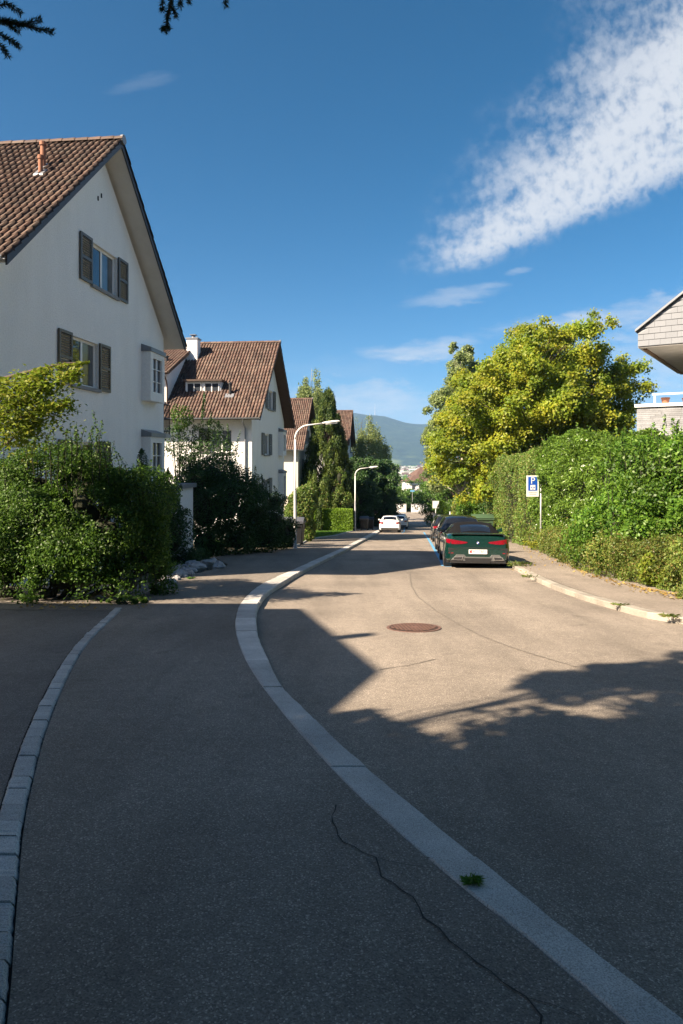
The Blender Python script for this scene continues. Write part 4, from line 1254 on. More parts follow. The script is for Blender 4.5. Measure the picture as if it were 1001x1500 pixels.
def sphere_dirs(n, rg):
    return unit(rg.normal(size=(n, 3)))

def crown_from_clumps(C, R, n, rg, flat=.7, shell=.55, up=.5, jitter=.8):
    """leaf points on the outside of many clumps; C (m,3), R (m,)"""
    m = len(C)
    w = R ** 2; idx = rg.choice(m, n, p=w / w.sum())
    d = sphere_dirs(n, rg)
    d[:, 2] = np.abs(d[:, 2]) * np.where(rg.random(n) < .72, 1, -1)
    rad = R[idx] * (shell + (1 - shell) * rg.random(n) ** .6) * rg.uniform(.8, 1.15, n)
    off = d * rad[:, None]; off[:, 2] *= flat
    P = C[idx] + off
    N = d + np.array((-.55, -.4, .9)) * up * 1.3 + rg.normal(size=(n, 3)) * jitter   # leaves turn towards the light
    return P, N

def limb_mesh(base, top, C, R, r0, rg, every=1, nseg=4, lo=.25):
    """tapered trunk with limbs that reach into the clumps"""
    mb = MB()
    base = Vector(base); top = Vector(top)
    H = (top - base).length
    pts = []; rad = []
    wob = [Vector((rg.uniform(-1, 1), rg.uniform(-1, 1), 0)) * H * .012 for _ in range(9)]
    for k in range(9):
        t = k / 8; pts.append(base.lerp(top, t) + wob[k] * (t > 0)); rad.append(r0 * (1 - t) ** .8 * (1.25 if k == 0 else 1) + .012)
    mb.tube(pts, rad, 9)
    for i in range(0, len(C), every):
        c = Vector(C[i])
        hz = (c - base).z / H
        t = min(max(lo, hz - .12 - .25 * rg.random()), .93)
        j = t * 8; a = pts[int(j)].lerp(pts[min(int(j) + 1, 8)], j - int(j))
        r1 = max(.35 * (r0 * (1 - t) ** .8), .015)
        mid = a.lerp(c, .5) + Vector((rg.uniform(-.1, .1), rg.uniform(-.1, .1), .08)) * (c - a).length
        mb.tube([a, a.lerp(mid, .5) + Vector((0, 0, .03)), mid, mid.lerp(c, .6), c], [r1, r1 * .8, r1 * .6, r1 * .4, .008], 6, False)
    return mb

def tree(name, label, x, y, z, height, lo, radius, profile, nclump, rc, nleaf, L, Wd, lmat, tr, bark='bark', seed=1, cat='tree', group=None, flat=.75, sx=1, sy=1, lean=(0, 0), hollow=.45, up=.5, every=1, limbs=True, drop=0):
    """crown between lo*height and height; profile(t) = share of radius"""
    rg = np.random.default_rng(seed)
    e = empty(name, (x, y, z), (0, 0, 0), label, cat, group)
    C = []; R = []
    while len(C) < nclump:
        t = rg.random()
        pr = profile(t)
        if rg.random() > pr * .9 + .1: continue
        a = rg.uniform(0, 2 * PI); q = math.sqrt(rg.uniform(hollow ** 2, 1))
        rr_ = radius * max(pr, 0) * q
        h = height * (lo + (1 - lo) * t)
        C.append((rr_ * math.cos(a) * sx + lean[0] * t, rr_ * math.sin(a) * sy + lean[1] * t, h - drop * q * q))
        R.append(rc * rg.uniform(.65, 1.25) * (.55 + .45 * max(pr, 0)))
    C = np.array(C); R = np.array(R)
    if limbs:
        limb_mesh((0, 0, -.2), (lean[0] * .9, lean[1] * .9, height * .93), C, R, tr, rg, every).build('trunk', M[bark], e, True)
    else:
        limb_mesh((0, 0, -.2), (lean[0] * .9, lean[1] * .9, height * .93), C[:4], R, tr, rg).build('trunk', M[bark], e, True)
    P, N = crown_from_clumps(C, R, nleaf, rg, flat, up=up)
    leaves('crown', P, N, L, Wd, M[lmat], e, rg=rg)
    return e

dome = lambda t: math.sqrt(max(0, 1 - (2 * t - .9) ** 2 * .82)) * (1 if t > .1 else .6 + 4 * t)
ball = lambda t: math.sqrt(max(.02, 1 - (2 * t - 1) ** 2))
cone = lambda t: max(.05, (1 - t)) ** .85
egg = lambda t: max(.06, math.sin(PI * min(1, (t * .92 + .08))) ** .7)

def hedge(name, label, path, depth, ztop, nleaf, L, Wd, lmat, seed=1, rough=.12, cat='hedge', group=None, wob=1.1, round_=.25, zbase=None, up=.2, inner=.10, core='twig', ends=True, shoots=0, side=1, jitter=.7):
    """clipped or grown hedge; path = front line [(x, y)], extends by depth to the right of the walking direction (side=-1: left); ztop(x, y, s) absolute"""
    rg = np.random.default_rng(seed)
    pts = np.array(path, float)
    seg = np.linalg.norm(np.diff(pts, axis=0), axis=1); cum = np.concatenate([[0], np.cumsum(seg)]); Ltot = cum[-1]
    zb = zbase or (lambda X, Y: zp(Y))
    def frame(s):
        i = np.clip(np.searchsorted(cum, s) - 1, 0, len(seg) - 1)
        t = (s - cum[i]) / seg[i]
        p = pts[i] + (pts[i+1] - pts[i]) * t[:, None]
        d = (pts[i+1] - pts[i]) / seg[i][:, None]
        nrm = np.stack([d[:, 1], -d[:, 0]], 1) * side       # pointing into the hedge
        return p, d, nrm
    p0 = pts[0]
    e = empty(name, (p0[0], p0[1], zb(p0[0], p0[1])), (0, 0, 0), label, cat, group)
    O = np.array((p0[0], p0[1], zb(p0[0], p0[1])))
    hmean = float(np.mean([ztop(p[0], p[1], 0) - zb(p[0], p[1]) for p in pts]))
    areas = np.array([Ltot * hmean, Ltot * depth, Ltot * hmean * .5, depth * hmean * (2 if ends else .01)])
    face = rg.choice(4, nleaf, p=areas / areas.sum())
    s = rg.uniform(0, Ltot, nleaf); v = rg.random(nleaf); q = rg.random(nleaf)
    endsel = rg.random(nleaf) < .5
    s = np.where(face == 3, np.where(endsel, 0.0, Ltot), s)
    p, d, nr = frame(np.clip(s, 1e-6, Ltot - 1e-6))
    zt = np.array([ztop(a, b, c) for (a, b), c in zip(p, s)]); zl = np.array([zb(a, b) for a, b in p])
    dep = np.where(face == 0, 0, np.where(face == 2, depth, q * depth))
    hh = np.where(face == 1, 1.0, v)
    # rounded top edge
    ef = np.clip((hh - (1 - round_ * .6)) / (round_ * .6), 0, 1)
    inset = np.where(face == 1, 0, ef ** 2 * round_ * .8)
    dep = np.where(face == 0, dep + inset, np.where(face == 2, dep - inset, dep))
    zt_e = zt - np.where(face == 1, (np.clip(1 - np.minimum(dep, depth - dep) / (round_ + 1e-6), 0, 1)) ** 2 * round_, 0)
    P = np.stack([p[:, 0] + nr[:, 0] * dep, p[:, 1] + nr[:, 1] * dep, zl + (zt_e - zl) * hh], 1)
    outn = np.zeros((nleaf, 3))
    outn[:, :2] = np.where((face == 0)[:, None], -nr, np.where((face == 2)[:, None], nr, np.where((face == 3)[:, None], np.where(endsel[:, None], -d, d), 0)))
    outn[:, 2] = np.where(face == 1, 1.0, ef * .8)
    outn = unit(outn + 1e-6)
    w1, w2 = Wob(wob, seed), Wob(wob * .35, seed + 1)
    disp = rough * (w1(P) * .7 + w2(P) * .45) - np.abs(rg.normal(0, inner, nleaf)) + rg.normal(0, .02, nleaf)
    P = P + outn * disp[:, None]
    N = outn * .8 + np.array((0, 0, up)) + rg.normal(size=(nleaf, 3)) * jitter
    if shoots:
        SP = []; SN = []
        for k in range(shoots):
            i = rg.integers(nleaf)
            while face[i] != 1: i = rg.integers(nleaf)
            b = P[i].copy(); dirv = np.array((rg.normal(0, .25), rg.normal(0, .25), 1.0)); ln = rg.uniform(.15, .55)
            m = int(ln / .035)
            for j in range(m):
                SP.append(b + dirv * (ln * j / m) + rg.normal(0, .015, 3)); SN.append(rg.normal(size=3) + np.array((0, 0, .6)))
        P = np.concatenate([P, np.array(SP)]); N = np.concatenate([N, np.array(SN)])
    leaves('foliage', P - O, N, L, Wd, M[lmat], e, rg=rg)
    # inner twig mass
    mb = MB(); ins = min(.75, depth * .36)
    m = max(2, int(Ltot / .8))
    rows = []
    for k in range(m + 1):
        s_ = np.array([min(max(Ltot * k / m, 1e-6), Ltot - 1e-6)])
        pp, dd, nn = frame(s_); pp, nn = pp[0], nn[0]
        if k == 0: pp = pp + dd[0] * ins
        if k == m: pp = pp - dd[0] * ins
        a = pp + nn * ins; b = pp + nn * (depth - ins)
        t_, l_ = ztop(pp[0], pp[1], s_[0]) - ins * 1.1, zb(pp[0], pp[1])
        rows.append([(a[0]-O[0], a[1]-O[1], l_-O[2]-.1), (a[0]-O[0], a[1]-O[1], t_-O[2]-.12), ((a[0]+b[0])/2-O[0], (a[1]+b[1])/2-O[1], t_-O[2]), (b[0]-O[0], b[1]-O[1], t_-O[2]-.12), (b[0]-O[0], b[1]-O[1], l_-O[2]-.1)])
    mb.grid(rows); mb.add(rows[0], [(0,1,2,3,4)]); mb.add(rows[-1], [(4,3,2,1,0)])
    mb.build('twigs', M[core], e)
    return e

def bush(name, label, blobs, nleaf, L, Wd, lmat, seed=1, cat='shrub', group=None, inner=.16, rough=.18, shoots=(), up=.35, zbase=None, core=True, stems=True, clip_z=None, twigr=.5):
    """irregular shrub: blobs = [(x, y, z, rx, ry, rz)] absolute; shoots = [(x, y, z, length)]"""
    rg = np.random.default_rng(seed)
    B = np.array(blobs, float)
    bx, by = B[0, 0], B[0, 1]; z0 = zp(by) if zbase is None else zbase
    O = np.array((bx, by, z0))
    e = empty(name, tuple(O), (0, 0, 0), label, cat, group)
    ar = B[:, 3] * B[:, 4] + B[:, 4] * B[:, 5] + B[:, 3] * B[:, 5]
    idx = rg.choice(len(B), int(nleaf * 2.4), p=ar / ar.sum())
    d = sphere_dirs(len(idx), rg)
    P = B[idx, :3] + d * B[idx, 3:]
    nrm = unit(d / B[idx, 3:])
    w1, w2 = Wob(.75, seed), Wob(.28, seed + 5)
    disp = rough * (w1(P) * .7 + w2(P) * .5) - np.abs(rg.normal(0, inner, len(P)))
    P = P + nrm * disp[:, None]
    # drop leaves deep inside another blob or below ground
    keep = P[:, 2] > np.array([zp(v) for v in P[:, 1]]) - .02 if zbase is None else P[:, 2] > z0 - .3
    for b in B:
        q = (P - b[:3]) / b[3:]
        keep &= (q ** 2).sum(1) > .36
    P, nrm = P[keep][:nleaf], nrm[keep][:nleaf]
    N = nrm * .7 + np.array((0, 0, up)) + rg.normal(size=(len(P), 3)) * .75
    SP = []; SN = []; st = MB()
    for (sx, sy, sz, ln) in shoots:
        dv = np.array((rg.normal(0, .10), rg.normal(0, .10), 1.0)); b0 = np.array((sx, sy, sz))
        bend = rg.normal(0, .10, 3)
        m = int(ln / .017)
        for j in range(m):
            t = j / m
            p = b0 + dv * ln * t + bend * t * t * ln
            r = .075 * (1 - t) + .02
            a = rg.uniform(0, 6.28)
            SP.append(p + np.array((math.cos(a) * r, math.sin(a) * r, 0))); SN.append(np.array((math.cos(a), math.sin(a), .5)) + rg.normal(0, .4, 3))
        st.tube([tuple(b0 - O - dv * .3), tuple(b0 + dv * ln * .5 + bend * .25 * ln - O), tuple(b0 + dv * ln + bend * ln - O)], [.010, .007, .003], 5)
    if SP: P = np.concatenate([P, np.array(SP)]); N = np.concatenate([N, np.array(SN)])
    leaves('foliage', P - O, N, L, Wd, M[lmat], e, rg=rg)
    # branches and the dense inner twig mass
    mb = st
    for b in B:
        c = b[:3] - O
        for k in range(4):
            dv = sphere_dirs(1, rg)[0] * b[3:] * .8; dv[2] = abs(dv[2])
            mb.tube([(c[0] * .35, c[1] * .35, -.1), tuple(c * np.array((.8, .8, .55))), tuple(c + dv)], [.03, .02, .006], 5, False)
        if core:
            n = 10; P_ = []
            for i in range(n // 2 + 1):
                th = PI * i / (n // 2)
                P_.append([(c[0] + b[3]*twigr*math.sin(th)*math.cos(2*PI*j/n), c[1] + b[4]*twigr*math.sin(th)*math.sin(2*PI*j/n), c[2] + b[5]*twigr*math.cos(th)) for j in range(n + 1)])
            mb.grid(P_)
    mb.build('twigs', M['twig'], e)
    return e

# foreground bush left ------------------------------------------------------
fb = []
for (px, py, Y, r, rz) in [(45,760,12.6,.95,.95),(55,715,12.9,.9,.72),(110,790,12.3,.85,.85),(125,722,12.7,.85,.72),(185,752,12.5,.62,.80),(165,830,12.2,.66,.7),(20,840,12.7,.9,.7),(90,850,12.2,.8,.62),(-30,740,13,1.0,.95),(205,815,12.35,.48,.75),(130,755,12.1,.7,.7),(150,775,12.0,.6,.7),(75,760,12.1,.7,.8),(40,800,12.1,.7,.7),(120,850,11.95,.6,.5),(190,855,12.0,.5,.42),(60,868,11.9,.6,.3),(160,868,11.85,.55,.3),(10,868,12.1,.6,.35),(220,790,12.7,.35,.6),(228,830,12.8,.35,.6),(120,738,11.95,.62,.55),(160,778,11.9,.6,.6),(95,800,11.9,.6,.55),(140,810,11.85,.5,.5)]:
    fb.append(((px-500)*Y/1000, Y, (670-py)*Y/1000, r, r*.85, rz))
sh = []
for (px, py0, py1, Y) in [(128,680,600,12.7),(140,680,614,12.6),(153,685,604,12.8),(113,680,620,12.9),(166,690,634,12.6),(178,700,652,12.5),(95,685,626,12.9),(62,680,622,13),(190,715,660,12.4),(40,680,628,13),(105,690,632,12.2),(135,690,628,12.1),(158,700,640,12.2),(75,690,640,12.3),(20,680,632,12.9),(200,730,690,12.3),(212,755,705,12.3),(120,680,640,12.4),(147,680,645,12.3),(85,685,645,12.5)]:
    sh.append(((px-500)*Y/1000, Y, (670-py0)*Y/1000, (py0-py1)*Y/1000))
rs_ = random.Random(4)
for k in range(150):
    px = rs_.uniform(0, 230); top = 655 + (px - 110) ** 2 / 260 * (.5 if px < 110 else 1)
    py = rs_.uniform(top, 850); Y = 11.75 + .9 * (1 - (py - 640) / 220) + rs_.uniform(0, .3) + max(0, px - 150) * .004
    sh.append(((px-500)*Y/1000, Y, (670-py)*Y/1000, rs_.uniform(.22, .5)))
bush('foreground_shrub', 'large bright green shrub with long upright shoots in the left foreground', fb, 160000, .056, .031, 'lf_bush', 5, shoots=sh, inner=.24, rough=.26, twigr=.28)
iv = [((px-500)*Y/1000, Y, zp(Y) + .04, r, r*.6, .10) for px, Y, r in ((185, 11.4, .22), (202, 11.55, .18), (170, 11.6, .2))]
bush('ivy_patch', 'low trailing ivy at the foot of the foreground shrub', iv, 1100, .07, .05, 'lf_bush', 6, 'ivy', core=False, rough=.08, inner=.04)

# small layered tree at the left edge ------------------------------------------
rg = np.random.default_rng(77)
def layered():
    Y = 11.2; bx, by = -6.3, 11.3
    e = empty('dogwood_tree', (bx, by, zp(by)), (0,0,0), 'small tree with flat yellow green layered branches at the left edge', 'tree')
    O = np.array((bx, by, zp(by)))
    P = []; N = []; mb = MB()
    mb.tube([(0,0,-.1), (.15,-.05,1.6), (.1,0,2.6), (.3,0,3.6)], [.07,.06,.045,.02], 8)
    lay = [((-20,640),(70,560),.36,2300),((0,610),(125,545),.20,1500),((0,625),(110,590),.26,1900),((-40,565),(20,560),.14,500),((60,540),(138,534),.05,260),((-20,600),(80,545),.22,1500),((10,650),(60,620),.22,1000)]
    for (a, b, wd, n) in lay:
        p0 = np.array(((a[0]-500)*Y/1000, Y, (670-a[1])*Y/1000)); p1 = np.array(((b[0]-500)*Y/1000, Y - .3, (670-b[1])*Y/1000))
        n = int(n * .72)
        t = rg.random(n) ** .9
        c = p0 + (p1 - p0) * t[:, None]
        taper = (1.05 - t)[:, None] ** .6
        off = rg.normal(size=(n, 3)) * np.array((wd*1.0, wd*2.4, wd*.66)) * taper
        off[:, 2] -= np.abs(off[:, 1]) * .12
        P.append(c + off); N.append(np.array((0, 0, 1.0)) + rg.normal(size=(n, 3)) * .55)
        s = (p0 - O); f = (p1 - O)
        mb.tube([(.12, 0, max(.6, s[2] - .3)), tuple(s), tuple((s + f) / 2 + np.array((0, 0, .03))), tuple(f)], [.035, .025, .015, .006], 6)
    P = np.concatenate(P); N = np.concatenate(N)
    leaves('crown', P - O, N, .085, .045, M['lf_lime'], e, rg=rg)
    mb.build('trunk', M['bark'], e, True)
layered()

# dark shrubs between houses ------------------------------------------------
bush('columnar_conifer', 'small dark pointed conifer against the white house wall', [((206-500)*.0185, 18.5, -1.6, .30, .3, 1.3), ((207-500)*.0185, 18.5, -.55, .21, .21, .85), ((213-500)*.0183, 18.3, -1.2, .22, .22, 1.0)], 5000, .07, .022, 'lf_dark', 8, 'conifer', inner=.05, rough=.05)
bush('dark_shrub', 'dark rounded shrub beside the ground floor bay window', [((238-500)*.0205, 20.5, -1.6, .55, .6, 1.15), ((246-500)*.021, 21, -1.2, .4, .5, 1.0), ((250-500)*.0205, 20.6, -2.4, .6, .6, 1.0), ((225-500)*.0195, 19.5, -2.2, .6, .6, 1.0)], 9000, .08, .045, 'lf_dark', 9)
db = []
for (px, py, Y, r, rz) in [(300,750,25,.95,1.1),(330,740,25.4,1.05,1.1),(365,752,26.2,1.0,1.0),(395,765,27.6,.95,.9),(300,795,24.6,.8,.7),(345,790,25.6,.9,.7),(385,785,27,.85,.75),(412,783,28.7,.7,.75),(285,720,25.2,.8,1.2),(370,725,26.6,.9,.55),(345,712,26,.9,.6),(310,700,26,.9,.9),(425,780,29.2,.42,.7),(403,735,28.2,.6,.5)]:
    db.append(((px-500)*Y/1000, Y, (670-py)*Y/1000, r, r, rz))
sh = [((px-500)*.0265, 26.5, (670-py)*.0265, .35 + .5*rnd.random()) for px, py in ((330,702),(350,705),(372,712),(392,722),(405,725),(320,690),(360,700),(300,680),(415,755),(385,712))]
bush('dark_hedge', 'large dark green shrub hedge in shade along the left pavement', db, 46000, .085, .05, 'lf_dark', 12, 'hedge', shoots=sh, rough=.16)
ts = []
for (px, py, Y, r, rz) in [(275,690,29,.6,.8),(300,672,29,.65,.8),(265,660,28.5,.4,.6),(328,690,29,.55,.6),(290,640,29,.4,.5),(310,625,29,.22,.5),(330,660,29,.3,.5),(255,640,28,.3,.5)]:
    ts.append(((px-500)*Y/1000, Y, (670-py)*Y/1000, r, r, rz))
sh = [((px-500)*.029, 29, (670-py)*.029, ln) for px, py, ln in ((295,640,1.6),(305,650,1.5),(285,640,1.1),(318,650,1.0),(335,650,.9),(270,640,.8),(345,665,.8),(260,635,.5),(297,610,1.2),(325,640,.7))]
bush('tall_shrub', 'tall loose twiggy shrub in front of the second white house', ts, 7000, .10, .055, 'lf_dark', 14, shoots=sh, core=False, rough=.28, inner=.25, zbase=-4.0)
bush('light_shrub', 'lighter green shrub sprig beside the second house balcony', [((262-500)*.0285, 28.5, 1.5, .35, .35, .5)], 700, .11, .06, 'lf_bush', 15, core=False, zbase=-4.0, inner=.2)
bush('grass_clump', 'dark grass clump at the foot of the garden wall', [((270-500)*.0205, 20.6, zp(20.6) + .1, .42, .35, .32), ((285-500)*.021, 21.2, zp(21) + .1, .35, .3, .3)], 1500, .26, .02, 'lf_dark', 16, 'plant', core=False)
bush('grass_clump', 'sunlit grass clump beside the rocks at the corner of the foreground shrub', [((243-500)*.0165, 16.2, zp(16.2) + .25, .28, .28, .38)], 900, .16, .03, 'lf_bush', 17, 'plant', core=False)

# rocks along the pavement ---------------------------------------------------
rk = random.Random(5)
def rock(x, y, r, label):
    mb = MB(); n = 9; P = []
    ph = [rk.uniform(0, 6.28) for _ in range(6)]; sc = (rk.uniform(.8, 1.35), rk.uniform(.7, 1.1), rk.uniform(.45, .75))
    for i in range(7):
        th = PI * i / 6; row = []
        for j in range(n):
            a = 2 * PI * j / n
            q = r * (1 + .18 * math.sin(2*a + ph[0] + th) + .14 * math.sin(3*a + ph[1] - 2*th) + .12 * math.sin(3*th + ph[2]) + rk.uniform(-.07, .07))
            row.append((q * sc[0] * math.sin(th) * math.cos(a), q * sc[1] * math.sin(th) * math.sin(a), q * sc[2] * math.cos(th)))
        P.append(row + [row[0]])
    for j in range(n + 1): P[0][j] = P[0][0]; P[-1][j] = P[-1][0]
    mb.grid(P)
    o = mb.build('rock', M['rock']); o.location = (x, y, zp(y) + r * sc[2] * .45); o.rotation_euler = (0, 0, rk.uniform(0, 6))
    tag(o, label, 'rock', 'rocks edging the pavement')
for i, (px, py, s) in enumerate([(318,827,.22),(332,829,.19),(300,832,.21)]):
    x, y = onpave(px, py + 3); rock(x - .2, y, s, ['large pale rock at the far end of the row of rocks, second from its tip', 'rock at the very tip of the row of rocks nearest the road', 'large rock third from the far tip of the row'][i])
for k in range(60):
    t = rk.random(); px = 238 + 62 * t; py = 858 - 26 * t - rk.uniform(-1, 16) * (1 - .4*t)
    x, y = onpave(px, py); rock(x, y, rk.uniform(.07, .17), 'small grey rock in the heap between the foreground shrub and the pavement')

# yew, hedges and trees on the left ---------------------------------------------
def yew():
    rg = np.random.default_rng(51)
    x, y = -1.3, 62.0; z = zp(y)
    e = empty('yew_tree', (x, y, z), (0,0,0), 'tall ragged dark green conifer between the two street lamps', 'tree')
    C = []; R = []; H = 13.1
    for k in range(330):
        t = rg.random() ** 1.1
        w = 3.5 * (1 - t) ** .70 * (1 if t > .1 else .8)
        a = rg.uniform(0, 6.28); q = math.sqrt(rg.uniform(.25, 1))
        C.append((w*q*math.cos(a) - .25 + .35 * t, w*q*math.sin(a), .5 + (H - 1.3) * t)); R.append(rg.uniform(.20, .46) * (1 - .25*t))
    C.append((.15, 0, H - .9)); R.append(.3); C.append((-.35, 0, H - 1.6)); R.append(.32); C.append((.5, 0, H - 1.9)); R.append(.32)
    C = np.array(C); R = np.array(R)
    limb_mesh((0,0,-.2), (0,0,H*.9), C, R, .28, rg, 2).build('trunk', M['bark'], e, True)
    n = 90000
    w = R ** 2; idx = rg.choice(len(C), n, p=w/w.sum())
    d = sphere_dirs(n, rg); off = d * (R[idx] * (.45 + .6 * rg.random(n)))[:, None]; off[:, 2] *= 2.9
    N = d + rg.normal(size=(n, 3)) * .6
    T = np.tile(np.array((0, 0, -1.0)), (n, 1)) + d * .5 + rg.normal(size=(n, 3)) * .45
    leaves('crown', C[idx] + off, N, .24, .055, M['lf_yew'], e, rg=rg, T=T)
yew()
hedge('trimmed_hedge', 'bright green square clipped hedge beside the farther street lamp', [((473-500)*.0575, 57.5), ((516-500)*.0575, 57.5)], 1.0, lambda x, y, s: (670-746.5)*.0575, 15000, .115, .075, 'lf_thuja', 23, rough=.05, side=-1, zbase=lambda x, y: zp(57.5) - .1, round_=.10, inner=.06)
hedge('trimmed_hedge', 'narrow green clipped hedge left of the square hedge', [((440-500)*.056, 57.0), ((461-500)*.056, 57.0)], .9, lambda x, y, s: (670-748)*.056, 5000, .115, .075, 'lf_thuja', 24, rough=.06, side=-1, zbase=lambda x, y: zp(57) - .1, round_=.12)
yb = [((px-500)*Y/1000, Y, (670-py)*Y/1000, r, r, rz) for px, py, Y, r, rz in ((433,735,37,.62,.75),(445,750,37,.72,1.0),(452,772,37,.55,.85),(440,775,37.5,.6,.8),(428,752,37.4,.5,.9),(455,735,38,.5,.7),(447,722,37.6,.5,.5))]
bush('yellow_green_shrub', 'yellow green leafy shrub behind the nearer street lamp', yb, 15000, .12, .075, 'lf_mixed', 25, rough=.12)
bush('yew_shrub', 'ragged yellow green shrub at the foot of the tall conifer', [((px-500)*Y/1000, Y, (670-py)*Y/1000, r, r, rz) for px, py, Y, r, rz in ((470,735,59.5,.9,1.2),(455,725,59,.7,1.0),(490,720,60,.7,1.2),(505,735,60,.6,.8),(497,700,60,.5,1.0))], 9000, .16, .07, 'lf_mixed', 26, rough=.2, zbase=-6.7)
bush('dark_column', 'dark narrow conifer between the two clipped hedges', [((467-500)*.057, 57.2, -5.2, .33, .33, 1.1), ((468-500)*.057, 57.2, -4.3, .25, .25, .9)], 3500, .12, .05, 'lf_yew', 27, 'conifer', zbase=zp(57))
def round_tree(name, label, px, Y, pyt, rad, n, L, lm, seed, prof=egg, nc=60, rc=.9, lo=.05, tr=.25, **kw):
    x = (px-500)*Y/1000; z = zr(Y); H = (670-pyt)*Y/1000 - z
    return tree(name, label, x, Y, z, H, lo, rad, prof, nc, rc, n, L, L*.6, lm, tr, seed=seed, **kw)
round_tree('evergreen_tree', 'large dark round evergreen beyond the farther street lamp', 545, 80, 672, 3.2, 60000, .24, 'lf_dark', 61, nc=150, rc=.95, hollow=.5, prof=ball, lo=-.1)
round_tree('evergreen_tree', 'dark evergreen directly behind the farther street lamp', 524, 74, 668, 2.0, 32000, .22, 'lf_dark', 62, nc=90, rc=.85, prof=egg, lo=0)
bush('bright_shrub', 'bright green shrub lit by the sun above the white hatchback', [((562-500)*.078, 78, -7.0, .9, .9, 1.3), ((567-500)*.078, 78, -6.2, .7, .7, .9), ((572-500)*.08, 80, -6.9, .8, .8, 1.1)], 5000, .2, .12, 'lf_shrub', 63, zbase=zr(78))
def weeping(name, label, px, Y, pyt, pyb, wpx, n, seed, dens=26):
    rg = np.random.default_rng(seed)
    x = (px-500)*Y/1000; z = zr(Y); zt = (670-pyt)*Y/1000 - z; zl = (670-pyb)*Y/1000 - z; w = wpx*Y/2000
    e = empty(name, (x, Y, z), (0,0,0), label, 'tree', 'birches')
    P = []; N = []; C = []
    for k in range(dens):
        a = rg.uniform(0, 6.28); q = math.sqrt(rg.random()); t = rg.random()
        top = zt - (zt - zl) * (.55 * q + .25 * t * (1 - q)) - .2; hx, hy = w*q*math.cos(a), w*q*math.sin(a)
        C.append((hx * .85, hy * .85, top - .1))
        for s in range(rg.integers(4, 8)):
            ox, oy = hx + rg.normal(0, w*.13), hy + rg.normal(0, w*.13)
            ln = rg.uniform(.35, 1.0) * (zt - zl) * .5
            m = max(4, int(n / (dens * 6)))
            tt = rg.random(m)
            P.append(np.stack([ox + rg.normal(0, .12, m), oy + rg.normal(0, .12, m), top + .25 - tt * ln + rg.normal(0, .08, m)], 1))
            N.append(rg.normal(size=(m, 3)))
    P = np.concatenate(P); N = np.concatenate(N)
    leaves('crown', P, N, .20, .12, M['lf_birch'], e, rg=rg)
    limb_mesh((0,0,-.2), (0,0,zt*.97), np.array(C), None, .16, rg, 1).build('trunk', M['bark_l'], e, True)
weeping('birch_tree', 'pale weeping birch rising behind the third house and the tall conifer', 455, 78, 532, 640, 58, 15000, 71, 38)
weeping('birch_tree', 'pale thin weeping birch in front of the hill', 541, 92, 600, 700, 56, 15000, 72, 42)
round_tree('bare_tree', 'sparse twiggy tree top between the red roof and the pale birch', 530, 95, 602, 2.2, 700, .14, 'lf_birch', 73, nc=44, rc=.5, lo=.45, tr=.16, prof=ball)
round_tree('small_tree', 'dark reddish tree just left of the hill view', 566, 105, 668, 2.4, 4500, .2, 'lf_tree', 74, nc=30, rc=.8, lo=.2)

# lawn behind the left pavement
lx = curve_of([(-2.1, 31), (-1.95, 36), (-1.87, 39), (-.5, 46), (.43, 54), (.9, 57)])
strip('lawn', lambda y: -7, lx, ysamples(33, 57), lambda y: zp(y) + .012, pmat('lawn_soil', (.05, .09, .018), .95, .3, 3))
rg = np.random.default_rng(91)
n = 16000
yy = rg.uniform(33, 57, n); xx = np.array([lx(v) for v in yy]) - rg.random(n) ** 1.4 * 5
P = np.stack([xx, yy, np.array([zp(v) + .05 for v in yy])], 1)
g = leaves('grass', P, np.stack([rg.normal(size=n), rg.normal(size=n), rg.normal(0, .3, n)], 1), .15, .03, M['lf_grass'], None, rg=rg, T=np.stack([rg.normal(0, .4, n), rg.normal(0, .4, n), np.ones(n)], 1))
tag(g, 'short green lawn grass beside the left pavement', 'grass', kind='stuff')
kerb('lawn_edging', lambda y: lx(y) - .03, lambda y: lx(y) + .07, 31.5, 57, 1.0, M['granite'], .01, .17)

# right side: tall laurel hedge, mixed hedge, big shrubs, low hedge ----------------
hp = [(9.25, 43), (9.0, 38), (8.85, 34.5), (8.55, 30.5)]
hedge('tall_hedge', 'tall brownish green mixed hedge left of the parking sign', [(9.4, 44), (9.0, 38), (8.85, 34.5), (8.55, 30.3)], 2.2, lambda x, y, s: float(np.interp(y, [30, 36, 44], [.42, .18, -.20])), 42000, .115, .06, 'lf_mixed', 101, rough=.24, wob=1.3, side=-1, shoots=30, round_=.5)
hedge('tall_hedge', 'tall glossy laurel hedge right of the parking sign', [(8.55, 30.2), (8.35, 26), (8.1, 22), (7.9, 18.6)], 2.0, lambda x, y, s: float(np.interp(y, [18, 22, 26, 30], [.60, .62, .60, .50])), 95000, .13, .05, 'lf_laurel', 102, rough=.30, wob=.9, side=-1, shoots=60, round_=.5, jitter=.8, up=.45)
sb = []
for (px, py, Y, r, rz) in [(912,715,18.4,.75,.95),(955,708,17.6,.9,.80),(1000,705,17,1.0,.95),(938,765,17.3,.75,.85),(985,745,16.4,.8,.85),(1030,715,16,1.1,1.2),(970,795,16.2,.75,.65),(1012,795,15.6,.85,.75),(900,690,18.9,.6,.6),(925,682,18.4,.5,.5),(984,676,17.2,.55,.55),(1060,770,15,1.0,1.1),(945,690,17.9,.5,.55),(905,770,18.0,.6,.8),(880,800,18.2,.5,.6)]:
    sb.append(((px-500)*Y/1000, Y, (670-py)*Y/1000, r, r, rz))
sh = [((px-500)*.0175, 17.5, (670-py)*.0175, .35 + .5*rnd.random()) for px, py in ((930,668),(945,665),(960,670),(985,655),(1000,660),(910,672),(975,660),(895,675),(938,660),(990,650),(915,668))]
rs_ = random.Random(6)
